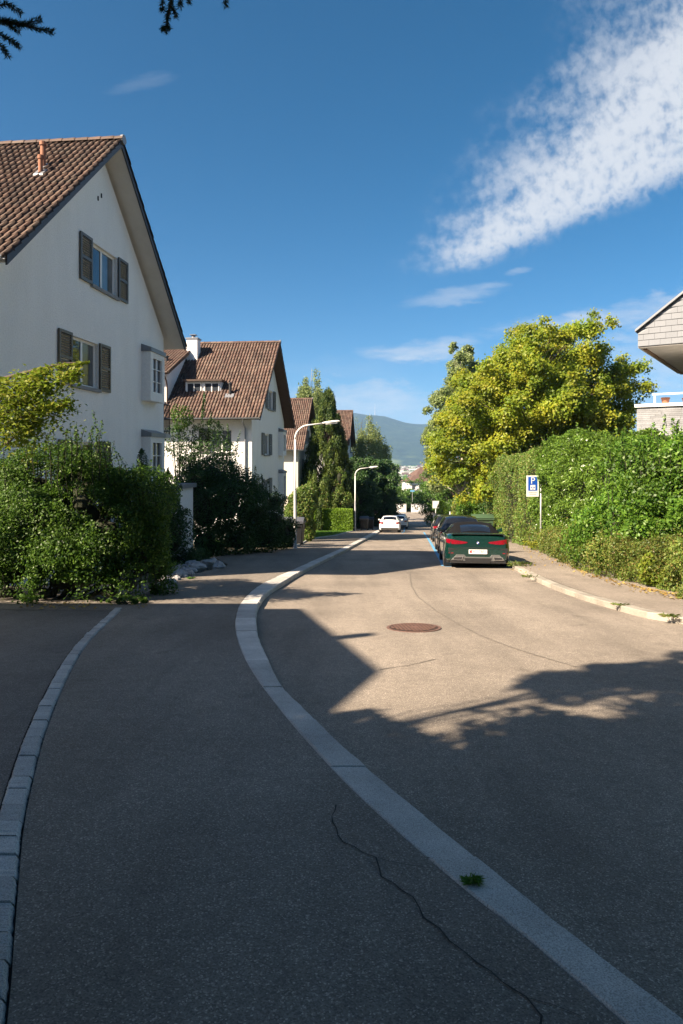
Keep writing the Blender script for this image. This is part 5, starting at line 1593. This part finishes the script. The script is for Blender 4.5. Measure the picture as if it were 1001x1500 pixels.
for k in range(70):
    px = rs_.uniform(885, 1001); py = rs_.uniform(670, 800); Y = 16.9 + (900 - px) * .012
    sh.append(((px-500)*Y/1000, Y, (670-py)*Y/1000, rs_.uniform(.25, .6)))
bush('garden_shrub', 'broad bright green shrub with arching branches at the right edge below the terrace wall', sb, 66000, .10, .055, 'lf_shrub', 103, shoots=sh, rough=.34, inner=.22)
lh = [onpave(*p) for p in [(1045,884),(1001,872),(940,860),(900,848)]]
hedge('low_hedge', 'low yellowish hedge along the right pavement, nearest section', lh[0:4], 1.35, lambda x, y, s: zp(y) + .92, 34000, .06, .034, 'lf_low', 104, rough=.18, wob=.45, round_=.4, inner=.08, shoots=60)
lh2 = [onpave(*p) for p in [(896,847),(865,839),(835,827),(806,814)]]
hedge('low_hedge', 'low brownish green hedge under the parking sign, middle section', lh2, 1.3, lambda x, y, s: zp(y) + .90 + .05 * math.sin(y), 28000, .065, .036, 'lf_low', 105, rough=.2, wob=.5, round_=.4, inner=.08, shoots=40)
lh3 = [onpave(*p) for p in [(803,812),(778,802.5),(762,797.5)]]
hedge('low_hedge', 'low green hedge at the foot of the tall mixed hedge, far section', lh3, 1.1, lambda x, y, s: zp(y) + .85, 10000, .085, .045, 'lf_low', 106, rough=.14, wob=.5, round_=.35, inner=.08, shoots=15)
bush('yellow_plant', 'yellow leaved plant beside the low hedge under the parking sign', [((778-500)*.0285, 28.5, zp(28.5) + .32, .32, .3, .42)], 900, .09, .055, 'lf_yel', 107, 'plant', core=False)
bush('yellow_plant', 'lime yellow creeper growing out of the nearest low hedge', [((960-500)*.0142, 14.15, zp(14) + .38, .42, .25, .42), ((985-500)*.0137, 13.7, zp(13.7) + .2, .3, .2, .25)], 2600, .075, .05, 'lf_lime', 108, 'plant', core=False, inner=.08, rough=.08)

# maple and companions on the right ------------------------------------------------
def maple():
    rg = np.random.default_rng(201)
    Y = 46.0; x = (772-500)*Y/1000; z = zr(Y)
    e = empty('maple_tree', (x, Y, z), (0,0,0), 'big maple with yellowing leaves behind the right hedge', 'tree')
    # crown outline as seen from the road, (px, py of clump centre, radius px)
    prof = [(640,668,14),(652,640,22),(668,612,24),(690,590,26),(655,690,16),(700,640,34),(735,600,36),(700,560,22),(725,545,24),(745,525,22),(762,505,18),(760,486,9),(785,492,17),(800,510,22),(830,495,20),(856,484,15),(872,480,9),(820,530,30),(780,550,36),(860,520,20),(850,560,34),(890,545,22),(915,545,20),(930,560,16),(905,580,28),(938,585,12),(880,610,32),(830,610,40),(780,620,40),(740,650,34),(700,690,24),(670,660,24),(690,715,16),(740,690,24),(780,680,28),(830,660,30),(880,650,26),(910,620,22),(760,560,26),(740,585,28),(775,590,26),(800,575,26),(755,530,24),(720,620,26),(665,590,14),(683,570,12),(640,650,12),(930,600,14)]
    C = []; R = []
    for (px, py, r) in prof:
        for k in range(4 if r < 15 else 11):
            dy = rg.uniform(-1, 1) * 5.0 * (1 - ((px - 785) / 190.) ** 2 * .8)
            px_ = 772 + (px - 772) * (.93 if px > 850 else 1)
            C.append(((px_ + rg.normal(0, r*.5) - 772)*Y/1000, dy, (667 - py + rg.normal(0, r*.45))*Y/1000 - z)); R.append(r * Y / 1000 * rg.uniform(.20, .78))
    C = np.array(C); R = np.array(R)
    limb_mesh((0,0,-.2), (0,0,12.4), C, R, .36, rg, 3, lo=.28).build('trunk', M['bark'], e, True)
    P, N = crown_from_clumps(C, R, 190000, rg, .75, up=.7, shell=.22)
    P = P + rg.normal(0, .16, P.shape)
    leaves('crown', P, N, .175, .145, M['lf_maple'], e, rg=rg)
maple()
def birch_right():
    rg = np.random.default_rng(211)
    Y = 66.; x = (672-500)*Y/1000; z = zr(Y)
    e = empty('green_tree', (x, Y, z), (0,0,0), 'tall grey green tree behind the yellowing maple', 'tree')
    prof = [(690,520,13),(672,530,16),(700,545,22),(665,560,20),(650,585,16),(640,610,18),(655,620,24),(632,640,14),(640,665,16),(628,660,10),(680,590,30),(660,680,24),(645,700,18),(690,640,30),(680,690,22),(630,628,12),(662,515,8)]
    C = []; R = []
    for (px, py, r) in prof:
        for k in range(5):
            C.append(((px + rg.normal(0, r*.5) - 672)*Y/1000, rg.uniform(-2.5, 2.5), (670 - py + rg.normal(0, r*.5))*Y/1000 - z)); R.append(r*Y/1000*rg.uniform(.4, .8))
    C = np.array(C); R = np.array(R)
    limb_mesh((0,0,-.2), (.8,0,15), C, R, .3, rg, 2).build('trunk', M['bark_l'], e, True)
    P, N = crown_from_clumps(C, R, 52000, rg, .9, up=.2, shell=.35)
    leaves('crown', P, N, .22, .15, M['lf_birch'], e, rg=rg)
birch_right()
round_tree('green_tree', 'dark green tree below the tall grey green tree, beside the road', 640, 84, 678, 2.6, 14000, .2, 'lf_tree', 221, nc=60, rc=.85, lo=.0)
round_tree('green_tree', 'green tree leaning over the right pavement beside the trimmed shrubs', 668, 72, 690, 2.2, 10000, .19, 'lf_tree', 222, nc=50, rc=.8, lo=.0)
round_tree('green_tree', 'dark shaded tree behind the mixed hedge', 735, 54, 690, 1.9, 9000, .17, 'lf_dark', 223, nc=40, rc=.8, lo=0)
tr = empty('dead_trunk', ((689-500)*.057, 57, zr(57)), (0,0,0), 'pale bare trunk standing behind the clipped right hedge', 'tree trunk')
MB().tube([(0,0,-.2), (.1,0,1.4), (.0,.05,2.7), (-.12,0,3.35), (-.22,0,3.75)], [.24,.2,.19,.15,.10], 9).build('trunk', M['bark_l'], tr, True)
MB().tube([(.0,.05,2.6), (.25,0,2.9), (.38,0,3.2)], [.10,.08,.04], 7).build('limb', M['bark_l'], tr, True)
hedge('trimmed_hedge', 'rounded green clipped hedge on the right beyond the parked cars', [((676-500)*.054, 54), ((722-500)*.054, 54)], 1.6, lambda x, y, s: (670-728)*.054 - .12*math.sin(s*2.5), 14000, .14, .085, 'lf_shrub', 231, rough=.18, wob=.7, side=-1, zbase=lambda x, y: zr(54), round_=.4)
bush('clipped_cypress', 'narrow light green clipped conifer beside the pale sign', [((648-500)*.069, 69, -6.1, .62, .6, 1.7), ((645-500)*.069, 69, -6.7, .8, .7, 1.0)], 4000, .17, .08, 'lf_thuja', 232, 'conifer', zbase=zr(69), rough=.06, inner=.06)
bush('clipped_cypress', 'narrow yellow conifer between the trimmed shrubs on the right', [((666-500)*.062, 62, -5.3, .35, .35, 1.4), ((668-500)*.062, 62, -6.0, .42, .4, 1.0)], 2600, .16, .08, 'lf_yel', 233, 'conifer', zbase=zr(62), rough=.06, inner=.06)
bush('yellow_shrub', 'small bright yellow shrub next to the thin white post', [((652-500)*.064, 64, -6.0, .55, .5, .5), ((657-500)*.064, 64, -5.75, .4, .4, .4)], 1300, .16, .1, 'lf_yel', 234, zbase=zr(64), rough=.1)
bush('green_shrub', 'brownish green shrub left of the clipped right hedge', [((672-500)*.058, 58, -4.6, .55, .6, 1.5), ((677-500)*.058, 58, -5.2, .5, .6, 1.0)], 3500, .16, .09, 'lf_mixed', 235, zbase=zr(58), rough=.12)

# trees closing the street -------------------------------------------------------
far = [(588,147,712,4.2,'lf_tree','pale green round tree behind the end wall, left of the villas'),(606,150,722,3.4,'lf_dark','dark tree in front of the lower villa'),(580,142,728,2.6,'lf_dark','dark low tree behind the leftmost end wall'),(622,148,720,3.2,'lf_tree','green tree behind the end wall below the villas'),(638,143,706,3.4,'lf_tree','green tree behind the right end wall'),(594,165,700,4.0,'lf_tree','light green tree top left of the villa roofs'),(612,144,734,2.2,'lf_dark','small dark tree behind the blue sign post'),(660,135,690,4.5,'lf_tree','tall green tree at the right end of the end wall'),(556,150,700,4.0,'lf_dark','dark tree at the left end of the end wall')]
for i, (px, Y, pyt, rad, lm, lab) in enumerate(far):
    round_tree('broadleaf_tree', lab, px, Y, pyt, rad, 5200, .34, lm, 301 + i, nc=34, rc=1.25, lo=.02, group='trees at the street end')

# weeds and fallen leaves -------------------------------------------------------
def weed(px, py, r, h, n, lab, seed, mat='lf_grass', L=.10, W=.014):
    x, y = onpave(px, py); rg = np.random.default_rng(seed)
    e = empty('weed', (x, y, zp(y)), (0,0,0), lab, 'weed', 'weeds in the kerb joints')
    a = rg.uniform(0, 6.28, n); t = rg.random(n) ** .7
    T = np.stack([np.cos(a) * .9, np.sin(a) * .6, .25 + .7 * rg.random(n) * h / .08], 1)
    P = np.stack([np.cos(a) * r * t, np.sin(a) * r * .55 * t, .012 + h * .5 * rg.random(n)], 1)
    leaves('blades', P, np.stack([-np.sin(a), np.cos(a), 1 + 0*a], 1) + rg.normal(0, .4, (n, 3)), L, W, M[mat], e, rg=rg, T=T)
    MB().tube([(0,0,-.01),(0,0,h*.5)], [.006,.003], 5).build('stalk', M['lf_grass'], e)
weed(692,1296,.042,.04,90,'small tuft of grass in a joint of the left granite kerb', 401, L=.05, W=.008)
weed(763,829,.42,.20,170,'dry grassy weeds at the kerb beside the green convertible', 402, 'lf_low', .13, .022)
weed(775,846,.22,.10,60,'sparse weeds on the kerb edge just in front of the convertible shadow', 403, 'lf_low', .10, .02)
weed(908,887,.16,.04,40,'thin grass along the middle of the right kerb', 404, 'lf_low', .09, .016)
weed(980,904,.16,.06,70,'grass tuft on the right kerb near the right edge', 405, 'lf_low', .10, .018)
weed(280,848,.1,.05,60,'small weed between the rocks and the pavement', 406)
rg = np.random.default_rng(95)
P = []
for k in range(420):
    if k < 330:
        px = rg.uniform(765, 1001); base = np.interp(px, [765, 806, 865, 940, 1001], [799, 815, 840, 861, 873]); py = base + abs(rg.normal(0, 4))
        x, y = onpave(px, py)
    elif k < 380:
        x, y = onpave(rg.uniform(20, 225), rg.uniform(884, 893))
    else:
        x, y = onpave(rg.uniform(745, 800), rg.uniform(815, 840))
    P.append((x, y, zp(y) + .018))
P = np.array(P)
tag(leaves('fallen_leaves', P, np.array((0,0,1.0)) + rg.normal(0, .3, P.shape), .075, .05, M['lf_dry'], None, rg=rg), 'dry fallen leaves scattered along the hedge feet', 'leaves', kind='stuff')

# trees over the viewpoint: they shade the foreground; two spruce twigs hang into the picture
def spruce():
    rg = np.random.default_rng(501)
    bx, by = -3.2, .4; z = zp(by)
    e = empty('spruce_tree', (bx, by, z), (0,0,0), 'spruce whose dark twigs hang into the top left of the view', 'tree')
    O = np.array((bx, by, z))
    H = 13.5; mb = MB()
    mb.tube([(0,0,-.2), (0,0,3), (.05,0,8), (0,.05,H)], [.26,.22,.14,.02], 12)
    P = []; N = []; T = []
    k = 0
    for lev in np.linspace(3.0, H - .4, 30):
        rad = 1.95 * (1 - (lev - 2.6) / (H - 2.2)) ** .75 + .15
        for j in range(7):
            a = rg.uniform(0, 6.28)
            tip = np.array((rad * math.cos(a), rad * math.sin(a), lev - rad * .18))
            mb.tube([(0,0,lev), tuple(tip * .5 + np.array((0,0,lev*.5 + .06))), tuple(tip)], [.035, .022, .006], 5, False)
            m = int(150 * rad)
            t = rg.random(m) ** .7
            c = np.array((0,0,lev)) + (tip - np.array((0,0,lev))) * t[:, None]
            P.append(c + rg.normal(size=(m, 3)) * np.array((.17, .17, .10))); N.append(rg.normal(size=(m, 3)) * .6 + np.array((0,0,1)))
            T.append(np.tile(tip - np.array((0,0,lev)), (m, 1)) + rg.normal(size=(m, 3)) * .5)
    P = np.concatenate(P); N = np.concatenate(N); T = np.concatenate(T)
    leaves('crown', P, N, .24, .07, M['lf_spruce'], e, rg=rg, T=T)
    # the two low branches that reach over the viewpoint, with needled twigs
    tw = MB(); NP = []; NT = []
    def px(p, q, Y): return np.array(((p-500)*Y/1000, Y, (670-q)*Y/1000)) - O
    def twig(pts, r=.0045, dens=1500, nl=.022):
        pts = [np.array(p) for p in pts]
        tw.tube([tuple(p) for p in pts], [r] + [r*.8] * (len(pts)-2) + [r*.4], 6)
        for a, b in zip(pts, pts[1:]):
            ln = np.linalg.norm(b - a); m = max(6, int(dens * ln)); d = (b - a) / ln
            t = rg.random(m); c = a + (b - a) * t[:, None]
            s = unit(np.cross(d, rg.normal(size=(m, 3))))
            dirn = unit(s + d * .75)
            NP.append(c + dirn * nl * .5); NT.append(dirn)
    Y = 2.6
    root = np.array((0, 0, 2.25))
    b0 = px(-130, 20, Y); tw.tube([tuple(root), tuple(root * .4 + b0 * .6), tuple(b0)], [.03, .018, .010], 7)
    twig([b0, px(-60, 25, Y), px(-10, 30, Y), px(40, 38, Y), px(76, 47, Y)], .006)
    twig([px(-20, 28, Y), px(10, 30, Y), px(34, 36, Y), px(58, 29, Y)])
    twig([px(-60, 25, Y), px(-20, 10, Y), px(12, 6, Y), px(30, 20, Y)])
    twig([px(-45, 28, Y), px(-12, 45, Y), px(8, 55, Y), px(28, 68, Y)])
    twig([px(-40, 40, Y), px(-10, 58, Y), px(4, 70, Y), px(11, 82, Y)])
    twig([px(10, 32, Y), px(20, 42, Y), px(27, 46, Y)], .004)
    Y = 2.5
    b1 = px(232, -40, Y)
    tw.tube([tuple(np.array((0,0,2.6))), tuple(np.array((.9, .9, 2.75))), tuple(b1), tuple(px(330, -32, Y)), tuple(px(400, -30, Y))], [.035, .022, .012, .008, .004], 7)
    twig([px(262, -36, Y), px(252, -5, Y), px(247, 18, Y), px(242, 46, Y)], .005, nl=.018)
    twig([px(250, 8, Y), px(256, 16, Y), px(257, 26, Y)], .003, nl=.015)
    twig([px(275, -34, Y), px(266, -12, Y), px(263, 10, Y)], .004, nl=.018)
    twig([px(240, -36, Y), px(236, -14, Y), px(238, 16, Y)], .004, nl=.018)
    twig([px(295, -34, Y), px(278, -14, Y), px(276, 4, Y)], .004, nl=.018)
    twig([px(335, -32, Y), px(331, -14, Y), px(330, 8, Y)], .004, nl=.018)
    twig([px(244, 38, Y), px(240, 41, Y), px(236, 44, Y)], .003, nl=.012); twig([px(243, 36, Y), px(246, 40, Y), px(248, 43, Y)], .003, nl=.012)
    tw.build('hanging_twigs', M['bark'], e)
    NP = np.concatenate(NP); NT = np.concatenate(NT)
    leaves('needles', NP, rg.normal(size=NP.shape), .024, .0035, M['lf_spruce'], e, fold=0, rg=rg, T=NT)
    mb.build('trunk', M['bark'], e, True)
spruce()
tree('shade_tree', 'leafy tree standing beside the viewpoint, shading the foreground', -6.6, -2.9, zp(-3), 11.5, .12, 2.5, ball, 120, 1.05, 52000, .18, .14, 'lf_tree', .24, seed=511, hollow=.3)
for i, (x_, y_, h_, r_, lab) in enumerate(((1.8, -5.4, 13, 5.4, 'added tall leafy tree directly behind the viewpoint, blocking sky light'), (8.5, -9, 14, 5.0, 'added tall leafy tree behind the viewpoint across the road, blocking sky light'), (13.5, 6.5, 14, 5.6, 'added leafy tree beside the road bend on the right, blocking sky light'), (-9.5, -10, 14, 5.0, 'added tall leafy tree behind the neighbouring house, blocking sky light'))):  # unseen trees added to cut the sky light on the foreground
    tree('sky_blocking_tree', lab, x_, y_, zp(y_), h_, .3, r_, ball, 80, 1.5, 16000, .34, .26, 'lf_tree', .26, seed=521 + i, hollow=.3)

two_tier = lambda t: 1.0 if t < .26 else (-.11 if t < .60 else .50)
tree('added_shadow_tree', 'added small leafy tree at the driveway edge, shaped to fill the ground shadow', -5.85, 1.30, zp(1.3), 9.1, .43, .72, two_tier, 44, .40, 9500, .13, .09, 'lf_tree', .06, seed=541, hollow=.1)  # unseen tree added for its shadow; crown tiers shaped to fill gaps in it
# light and air
HAZE = 1.0e-4; HAZEC = (.30, .57, 1.0, 1)
SUNROT = 238.1; AIR = .62; DUST = 2.0; OZONE = 1.6; SAT = 1.40; HUE = .488
SKYS = .050; SUNE = 5.0; SUNC = (1.0, .82, .615); EXPO = 1.68
CLOUD = (4.9, 5.1, 5.4, 1)
# ------------------------------------------------------------------ far country
def hill():
    nx, ny = 150, 60
    xs = np.linspace(-5200, 5200, nx); ysv = np.linspace(2900, 7200, ny)
    X, Y = np.meshgrid(xs, ysv)
    base = zr(950)
    t = np.clip((Y - 3300) / 1700, 0, 1); f = t * t * (3 - 2 * t) * (1 - np.clip((Y - 5200) / 2600, 0, 1) ** 2 * .6)
    ang = X / Y
    crest = 352 + 0*X
    crest = np.interp(ang.ravel(), [-.6, -.2, .0, .045, .065, .10, .14, .3, .7], [250, 320, 345, 352, 350, 318, 290, 250, 180]).reshape(X.shape)
    P0 = np.stack([X.ravel(), Y.ravel(), 0 * X.ravel()], 1)
    w = Wob(420, 3)(P0).reshape(X.shape) * 16 + Wob(150, 4)(P0).reshape(X.shape) * 8 + Wob(60, 5)(P0).reshape(X.shape) * 5
    Z = base + f * crest + w * np.clip(f * 2, 0, 1)
    V = np.stack([X, Y, Z], 2).reshape(-1, 3)
    F = [(i*nx+k, i*nx+k+1, (i+1)*nx+k+1, (i+1)*nx+k) for i in range(ny-1) for k in range(nx-1)]
    m, nt, N, L, B = nodes('hill_forest')
    tc = N.new('ShaderNodeTexCoord'); O = tc.outputs['Object']
    a = noise(N, L, .012, 8, .75, O); r = ramp(N, [(.35, (.008, .022, .012)), (.55, (.02, .042, .02)), (.7, (.045, .075, .03))]); L.new(a.outputs[0], r.inputs[0])
    b = noise(N, L, .0022, 4, .5, O); s = N.new('ShaderNodeSeparateXYZ'); L.new(O, s.inputs[0])
    mr = N.new('ShaderNodeMapRange'); mr.inputs[1].default_value = 110; mr.inputs[2].default_value = -50; mr.inputs[3].default_value = -.1; mr.inputs[4].default_value = .22; L.new(s.outputs[2], mr.inputs[0])
    ad = N.new('ShaderNodeMath'); ad.operation = 'ADD'; L.new(b.outputs[0], ad.inputs[0]); L.new(mr.outputs[0], ad.inputs[1])
    st = ramp(N, [(.68, 0), (.78, 1)]); L.new(ad.outputs[0], st.inputs[0])
    mx = N.new('ShaderNodeMix'); mx.data_type = 'RGBA'; L.new(st.outputs[0], mx.inputs[0]); L.new(r.outputs[0], mx.inputs[6]); mx.inputs[7].default_value = (.11, .15, .055, 1)
    L.new(mx.outputs[2], B.inputs['Base Color']); B.inputs['Roughness'].default_value = 1
    bp = N.new('ShaderNodeBump'); bp.inputs['Strength'].default_value = 1; bp.inputs['Distance'].default_value = 14; L.new(a.outputs[0], bp.inputs['Height']); L.new(bp.outputs[0], B.inputs['Normal'])
    tag(np_mesh('hill', V, np.array(F), m, smooth=True), kind='structure')
hill()
rt = random.Random(9)
tw_ = MB(); rf_ = MB(); gr_p = []
def town():
    cols = {'w': MB(), 'r': MB(), 'g': MB()}
    for k in range(620):
        Y = 950 + 2300 * rt.random() ** .8; X = Y * rt.uniform(-.02, .19); z = zr(950)
        w = rt.uniform(8, 26); d = rt.uniform(8, 18); h = rt.uniform(6, 14)
        if rt.random() < .12: w *= 2.6; h = rt.uniform(8, 12)
        cols['w' if rt.random() < .62 else 'g'].box(X - w/2, X + w/2, Y - d/2, Y + d/2, z - 2, z + h)
        if w < 15 and rt.random() < .55:
            cols['r'].prism([(Y - d/2 - .6, z + h + .05), (Y + d/2 + .6, z + h + .05), (Y, z + h + d * .33)], 0, X - w/2 - .6, X + w/2 + .6)
    tag(cols['w'].build('distant_town_walls', pmat('town_pale_walls', (.62, .61, .58), .8, .15, .03)), 'pale buildings of the town in the valley', 'town', kind='stuff')
    tag(cols['g'].build('distant_town_walls', pmat('town_grey_walls', (.40, .39, .37), .8, .2, .02)), 'grey buildings of the town in the valley', 'town', kind='stuff')
    tag(cols['r'].build('distant_town_roofs', M['tile2']), 'red roofs of the town in the valley', 'town', kind='stuff')
    rg = np.random.default_rng(33)
    n = 36000
    Y = 560 + 2900 * rg.random(n) ** .8; X = Y * rg.uniform(-.03, .20, n)
    cl = Wob(130, 8)(np.stack([X, Y, 0 * X], 1)) > -.25
    X, Y = X[cl], Y[cl]
    z = np.array([zr(v) for v in Y]) + rg.uniform(1, 10, len(X))
    g = leaves('valley_woods', np.stack([X, Y, z], 1), rg.normal(size=(len(X), 3)) + np.array((0, -.3, 1)), 8.0, 6.5, M['lf_tree'], None, rg=rg)
    tag(g, 'tree cover between the buildings in the valley', 'woods', kind='stuff')
town()
# transmitter mast on the hill
hx = .049 * 5050
mst = empty('transmitter_mast', (hx, 5050, 286), (0,0,0), 'thin lattice transmitter mast on the hill top', 'mast')
MB().tube([(0,0,-20), (0,0,60), (0,0,60.5), (0,0,112)], [3.2, 2.4, 1.4, .9], 6).build('mast', M['galv'], mst)

# ------------------------------------------------------------------ haze, sky, sun, camera
hz = MB().box(-6000, 6000, -80, 8200, zr(950) - 3, 430).build('haze', None)
hz['kind'] = 'stuff'
m = bpy.data.materials.new('haze_air'); m.use_nodes = True
N = m.node_tree.nodes; N.clear()
out = N.new('ShaderNodeOutputMaterial'); pv = N.new('ShaderNodeVolumePrincipled')
pv.inputs['Color'].default_value = HAZEC; pv.inputs['Density'].default_value = HAZE; pv.inputs['Anisotropy'].default_value = .0
m.node_tree.links.new(pv.outputs[0], out.inputs['Volume'])
hz.data.materials.append(m)

w = bpy.data.worlds.new('World'); S.world = w; w.use_nodes = True
nt = w.node_tree; N = nt.nodes; L = nt.links
bg = N['Background']
sky = N.new('ShaderNodeTexSky'); sky.sky_type = 'NISHITA'; sky.sun_disc = False
sky.sun_elevation = math.radians(38.9); sky.sun_rotation = math.radians(SUNROT)
sky.altitude = 500; sky.air_density = AIR; sky.dust_density = DUST; sky.ozone_density = OZONE
tc = N.new('ShaderNodeTexCoord')
sep = N.new('ShaderNodeSeparateXYZ'); L.new(tc.outputs['Generated'], sep.inputs[0])
def mth(op, a, b=None, clamp=False):
    n = N.new('ShaderNodeMath'); n.operation = op; n.use_clamp = clamp
    for i, v in enumerate((a, b)):
        if v is None: continue
        if isinstance(v, (int, float)): n.inputs[i].default_value = v
        else: L.new(v, n.inputs[i])
    return n.outputs[0]
def sstep(x, a, b):
    n = N.new('ShaderNodeMapRange'); n.interpolation_type = 'SMOOTHSTEP'
    n.inputs[1].default_value = a; n.inputs[2].default_value = b; L.new(x, n.inputs[0]); return n.outputs[0]
dx, dy, dz = sep.outputs
zc = mth('MAXIMUM', dz, .02)
u = mth('DIVIDE', dx, zc); v = mth('DIVIDE', dy, zc)          # position on a flat cloud layer
def vec(a, b, c=0.0):
    n = N.new('ShaderNodeCombineXYZ')
    for i, q in enumerate((a, b, c)):
        if isinstance(q, (int, float)): n.inputs[i].default_value = q
        else: L.new(q, n.inputs[i])
    return n.outputs[0]
def nz(vv, scale, detail=4, rough=.55, dist=0):
    t = N.new('ShaderNodeTexNoise'); t.inputs['Scale'].default_value = scale; t.inputs['Detail'].default_value = detail; t.inputs['Roughness'].default_value = rough
    t.inputs['Distortion'].default_value = dist
    L.new(vv, t.inputs['Vector']); return t.outputs[0]
yc = mth('MAXIMUM', dy, .05)
a_ = mth('DIVIDE', dx, yc); e_ = mth('DIVIDE', dz, yc)
# big altocumulus patch
e1 = mth('SUBTRACT', nz(vec(mth('MULTIPLY', u, 3.2), mth('MULTIPLY', v, 1.6)), 2.0, 5), .5)
uw = mth('ADD', u, mth('MULTIPLY', e1, .34))
vw = mth('ADD', v, mth('MULTIPLY', e1, 1.1))
rip = nz(vec(mth('MULTIPLY', a_, 62), mth('MULTIPLY', e_, 50)), 1.0, 6, .56, .15)
left = mth('SUBTRACT', uw, mth('ADD', .46, mth('MULTIPLY', mth('SUBTRACT', 3.57, v), .115)))
right = mth('SUBTRACT', mth('ADD', .86, mth('MULTIPLY', mth('SUBTRACT', 3.4, v), .47)), mth('ADD', uw, mth('MULTIPLY', mth('SUBTRACT', rip, .5), .55)))
ml = sstep(left, -.26, .22); mr_ = sstep(right, -.06, .24); mb_ = sstep(vw, 3.85, 3.35)
mask = mth('MULTIPLY', mth('MULTIPLY', ml, mr_), mb_)
rip2 = nz(vec(mth('MULTIPLY', u, 4), mth('MULTIPLY', v, 2.0)), 1.6, 4, .55)
tx = mth('ADD', mth('MULTIPLY', sstep(rip, .18, .78), .66), mth('MULTIPLY', sstep(rip2, .2, .75), .36))
big = mth('MULTIPLY', mask, mth('MULTIPLY', sstep(mth('ADD', tx, mth('MULTIPLY', mask, .55)), .32, 1.28), 1.0))
# low streaks near the horizon: ellipses in bearing (a) and rise (e)
en = mth('SUBTRACT', nz(vec(mth('MULTIPLY', a_, 9), mth('MULTIPLY', e_, 34)), 1.0, 6, .62), .5)
en2 = mth('SUBTRACT', nz(vec(mth('MULTIPLY', a_, 30), mth('MULTIPLY', e_, 70)), 1.0, 4, .6), .5)
total = big
for (ca, ce, ra, re, tilt, amp) in [(.115,.155,.085,.016,.05,.95),(.165,.168,.04,.010,.0,.5),(.03,.082,.11,.030,.0,.85),(.11,.070,.09,.028,0,.55),(.45,.10,.2,.03,0,.3),(.38,.205,.16,.018,.12,.8),(.48,.224,.10,.018,.12,.8),(.17,.238,.075,.014,.16,.45),(.21,.250,.04,.008,.1,.5),(.49,.145,.15,.055,.0,.7),(.52,.165,.05,.02,0,.5),(-.29,.548,.05,.012,.25,.10),(-.27,.556,.022,.005,.25,.12),(.26,.272,.02,.006,.2,.4),(.02,.13,.10,.02,0,.12)]:
    da = mth('SUBTRACT', a_, ca); de = mth('SUBTRACT', mth('SUBTRACT', e_, ce), mth('MULTIPLY', da, tilt))
    da = mth('DIVIDE', da, ra); de = mth('DIVIDE', mth('ADD', de, mth('MULTIPLY', en2, re * 1.7)), re)
    q = mth('ADD', mth('MULTIPLY', da, da), mth('MULTIPLY', de, de))
    q = mth('ADD', q, mth('MULTIPLY', en, 3.6))
    g_ = mth('MULTIPLY', sstep(q, 1.45, -.9), amp)
    total = mth('MAXIMUM', total, g_)
total = mth('MINIMUM', total, 1.0)
front = sstep(dy, .02, .12)
total = mth('MULTIPLY', total, front)
mx = N.new('ShaderNodeMix'); mx.data_type = 'RGBA'
hs = N.new('ShaderNodeHueSaturation'); hs.inputs['Saturation'].default_value = SAT; hs.inputs['Hue'].default_value = HUE; L.new(sky.outputs[0], hs.inputs['Color'])
L.new(mth('MULTIPLY', total, .93), mx.inputs[0]); L.new(hs.outputs[0], mx.inputs[6]); mx.inputs[7].default_value = CLOUD
L.new(mx.outputs[2], bg.inputs[0]); bg.inputs[1].default_value = SKYS

sun = bpy.data.lights.new('sun', 'SUN'); sun.energy = SUNE; sun.angle = math.radians(.53); sun.color = SUNC
so = bpy.data.objects.new('sun', sun); COL.objects.link(so)
so.rotation_euler = Vector((7.08, 4.4, -6.74)).to_track_quat('-Z', 'Y').to_euler()
so.location = (-70, -44, 67)

cam = bpy.data.cameras.new('camera'); co = bpy.data.objects.new('camera', cam); COL.objects.link(co)
co.location = (0, 0, 0); co.rotation_euler = (PI / 2, 0, 0)
cam.sensor_fit = 'VERTICAL'; cam.sensor_height = 36; cam.lens = 24
cam.shift_y = -80 / 1500; cam.shift_x = 0
cam.clip_end = 30000; cam.clip_start = .05
S.camera = co
S.view_settings.view_transform = 'Standard'; S.view_settings.look = 'None'; S.view_settings.exposure = EXPO; S.view_settings.gamma = 1
S.cycles.max_bounces = 6; S.cycles.diffuse_bounces = 3; S.cycles.glossy_bounces = 3; S.cycles.transmission_bounces = 3; S.cycles.volume_bounces = 0
S.cycles.use_denoising = True
S.cycles.sample_clamp_indirect = 6
S.cycles.volume_step_rate = 4
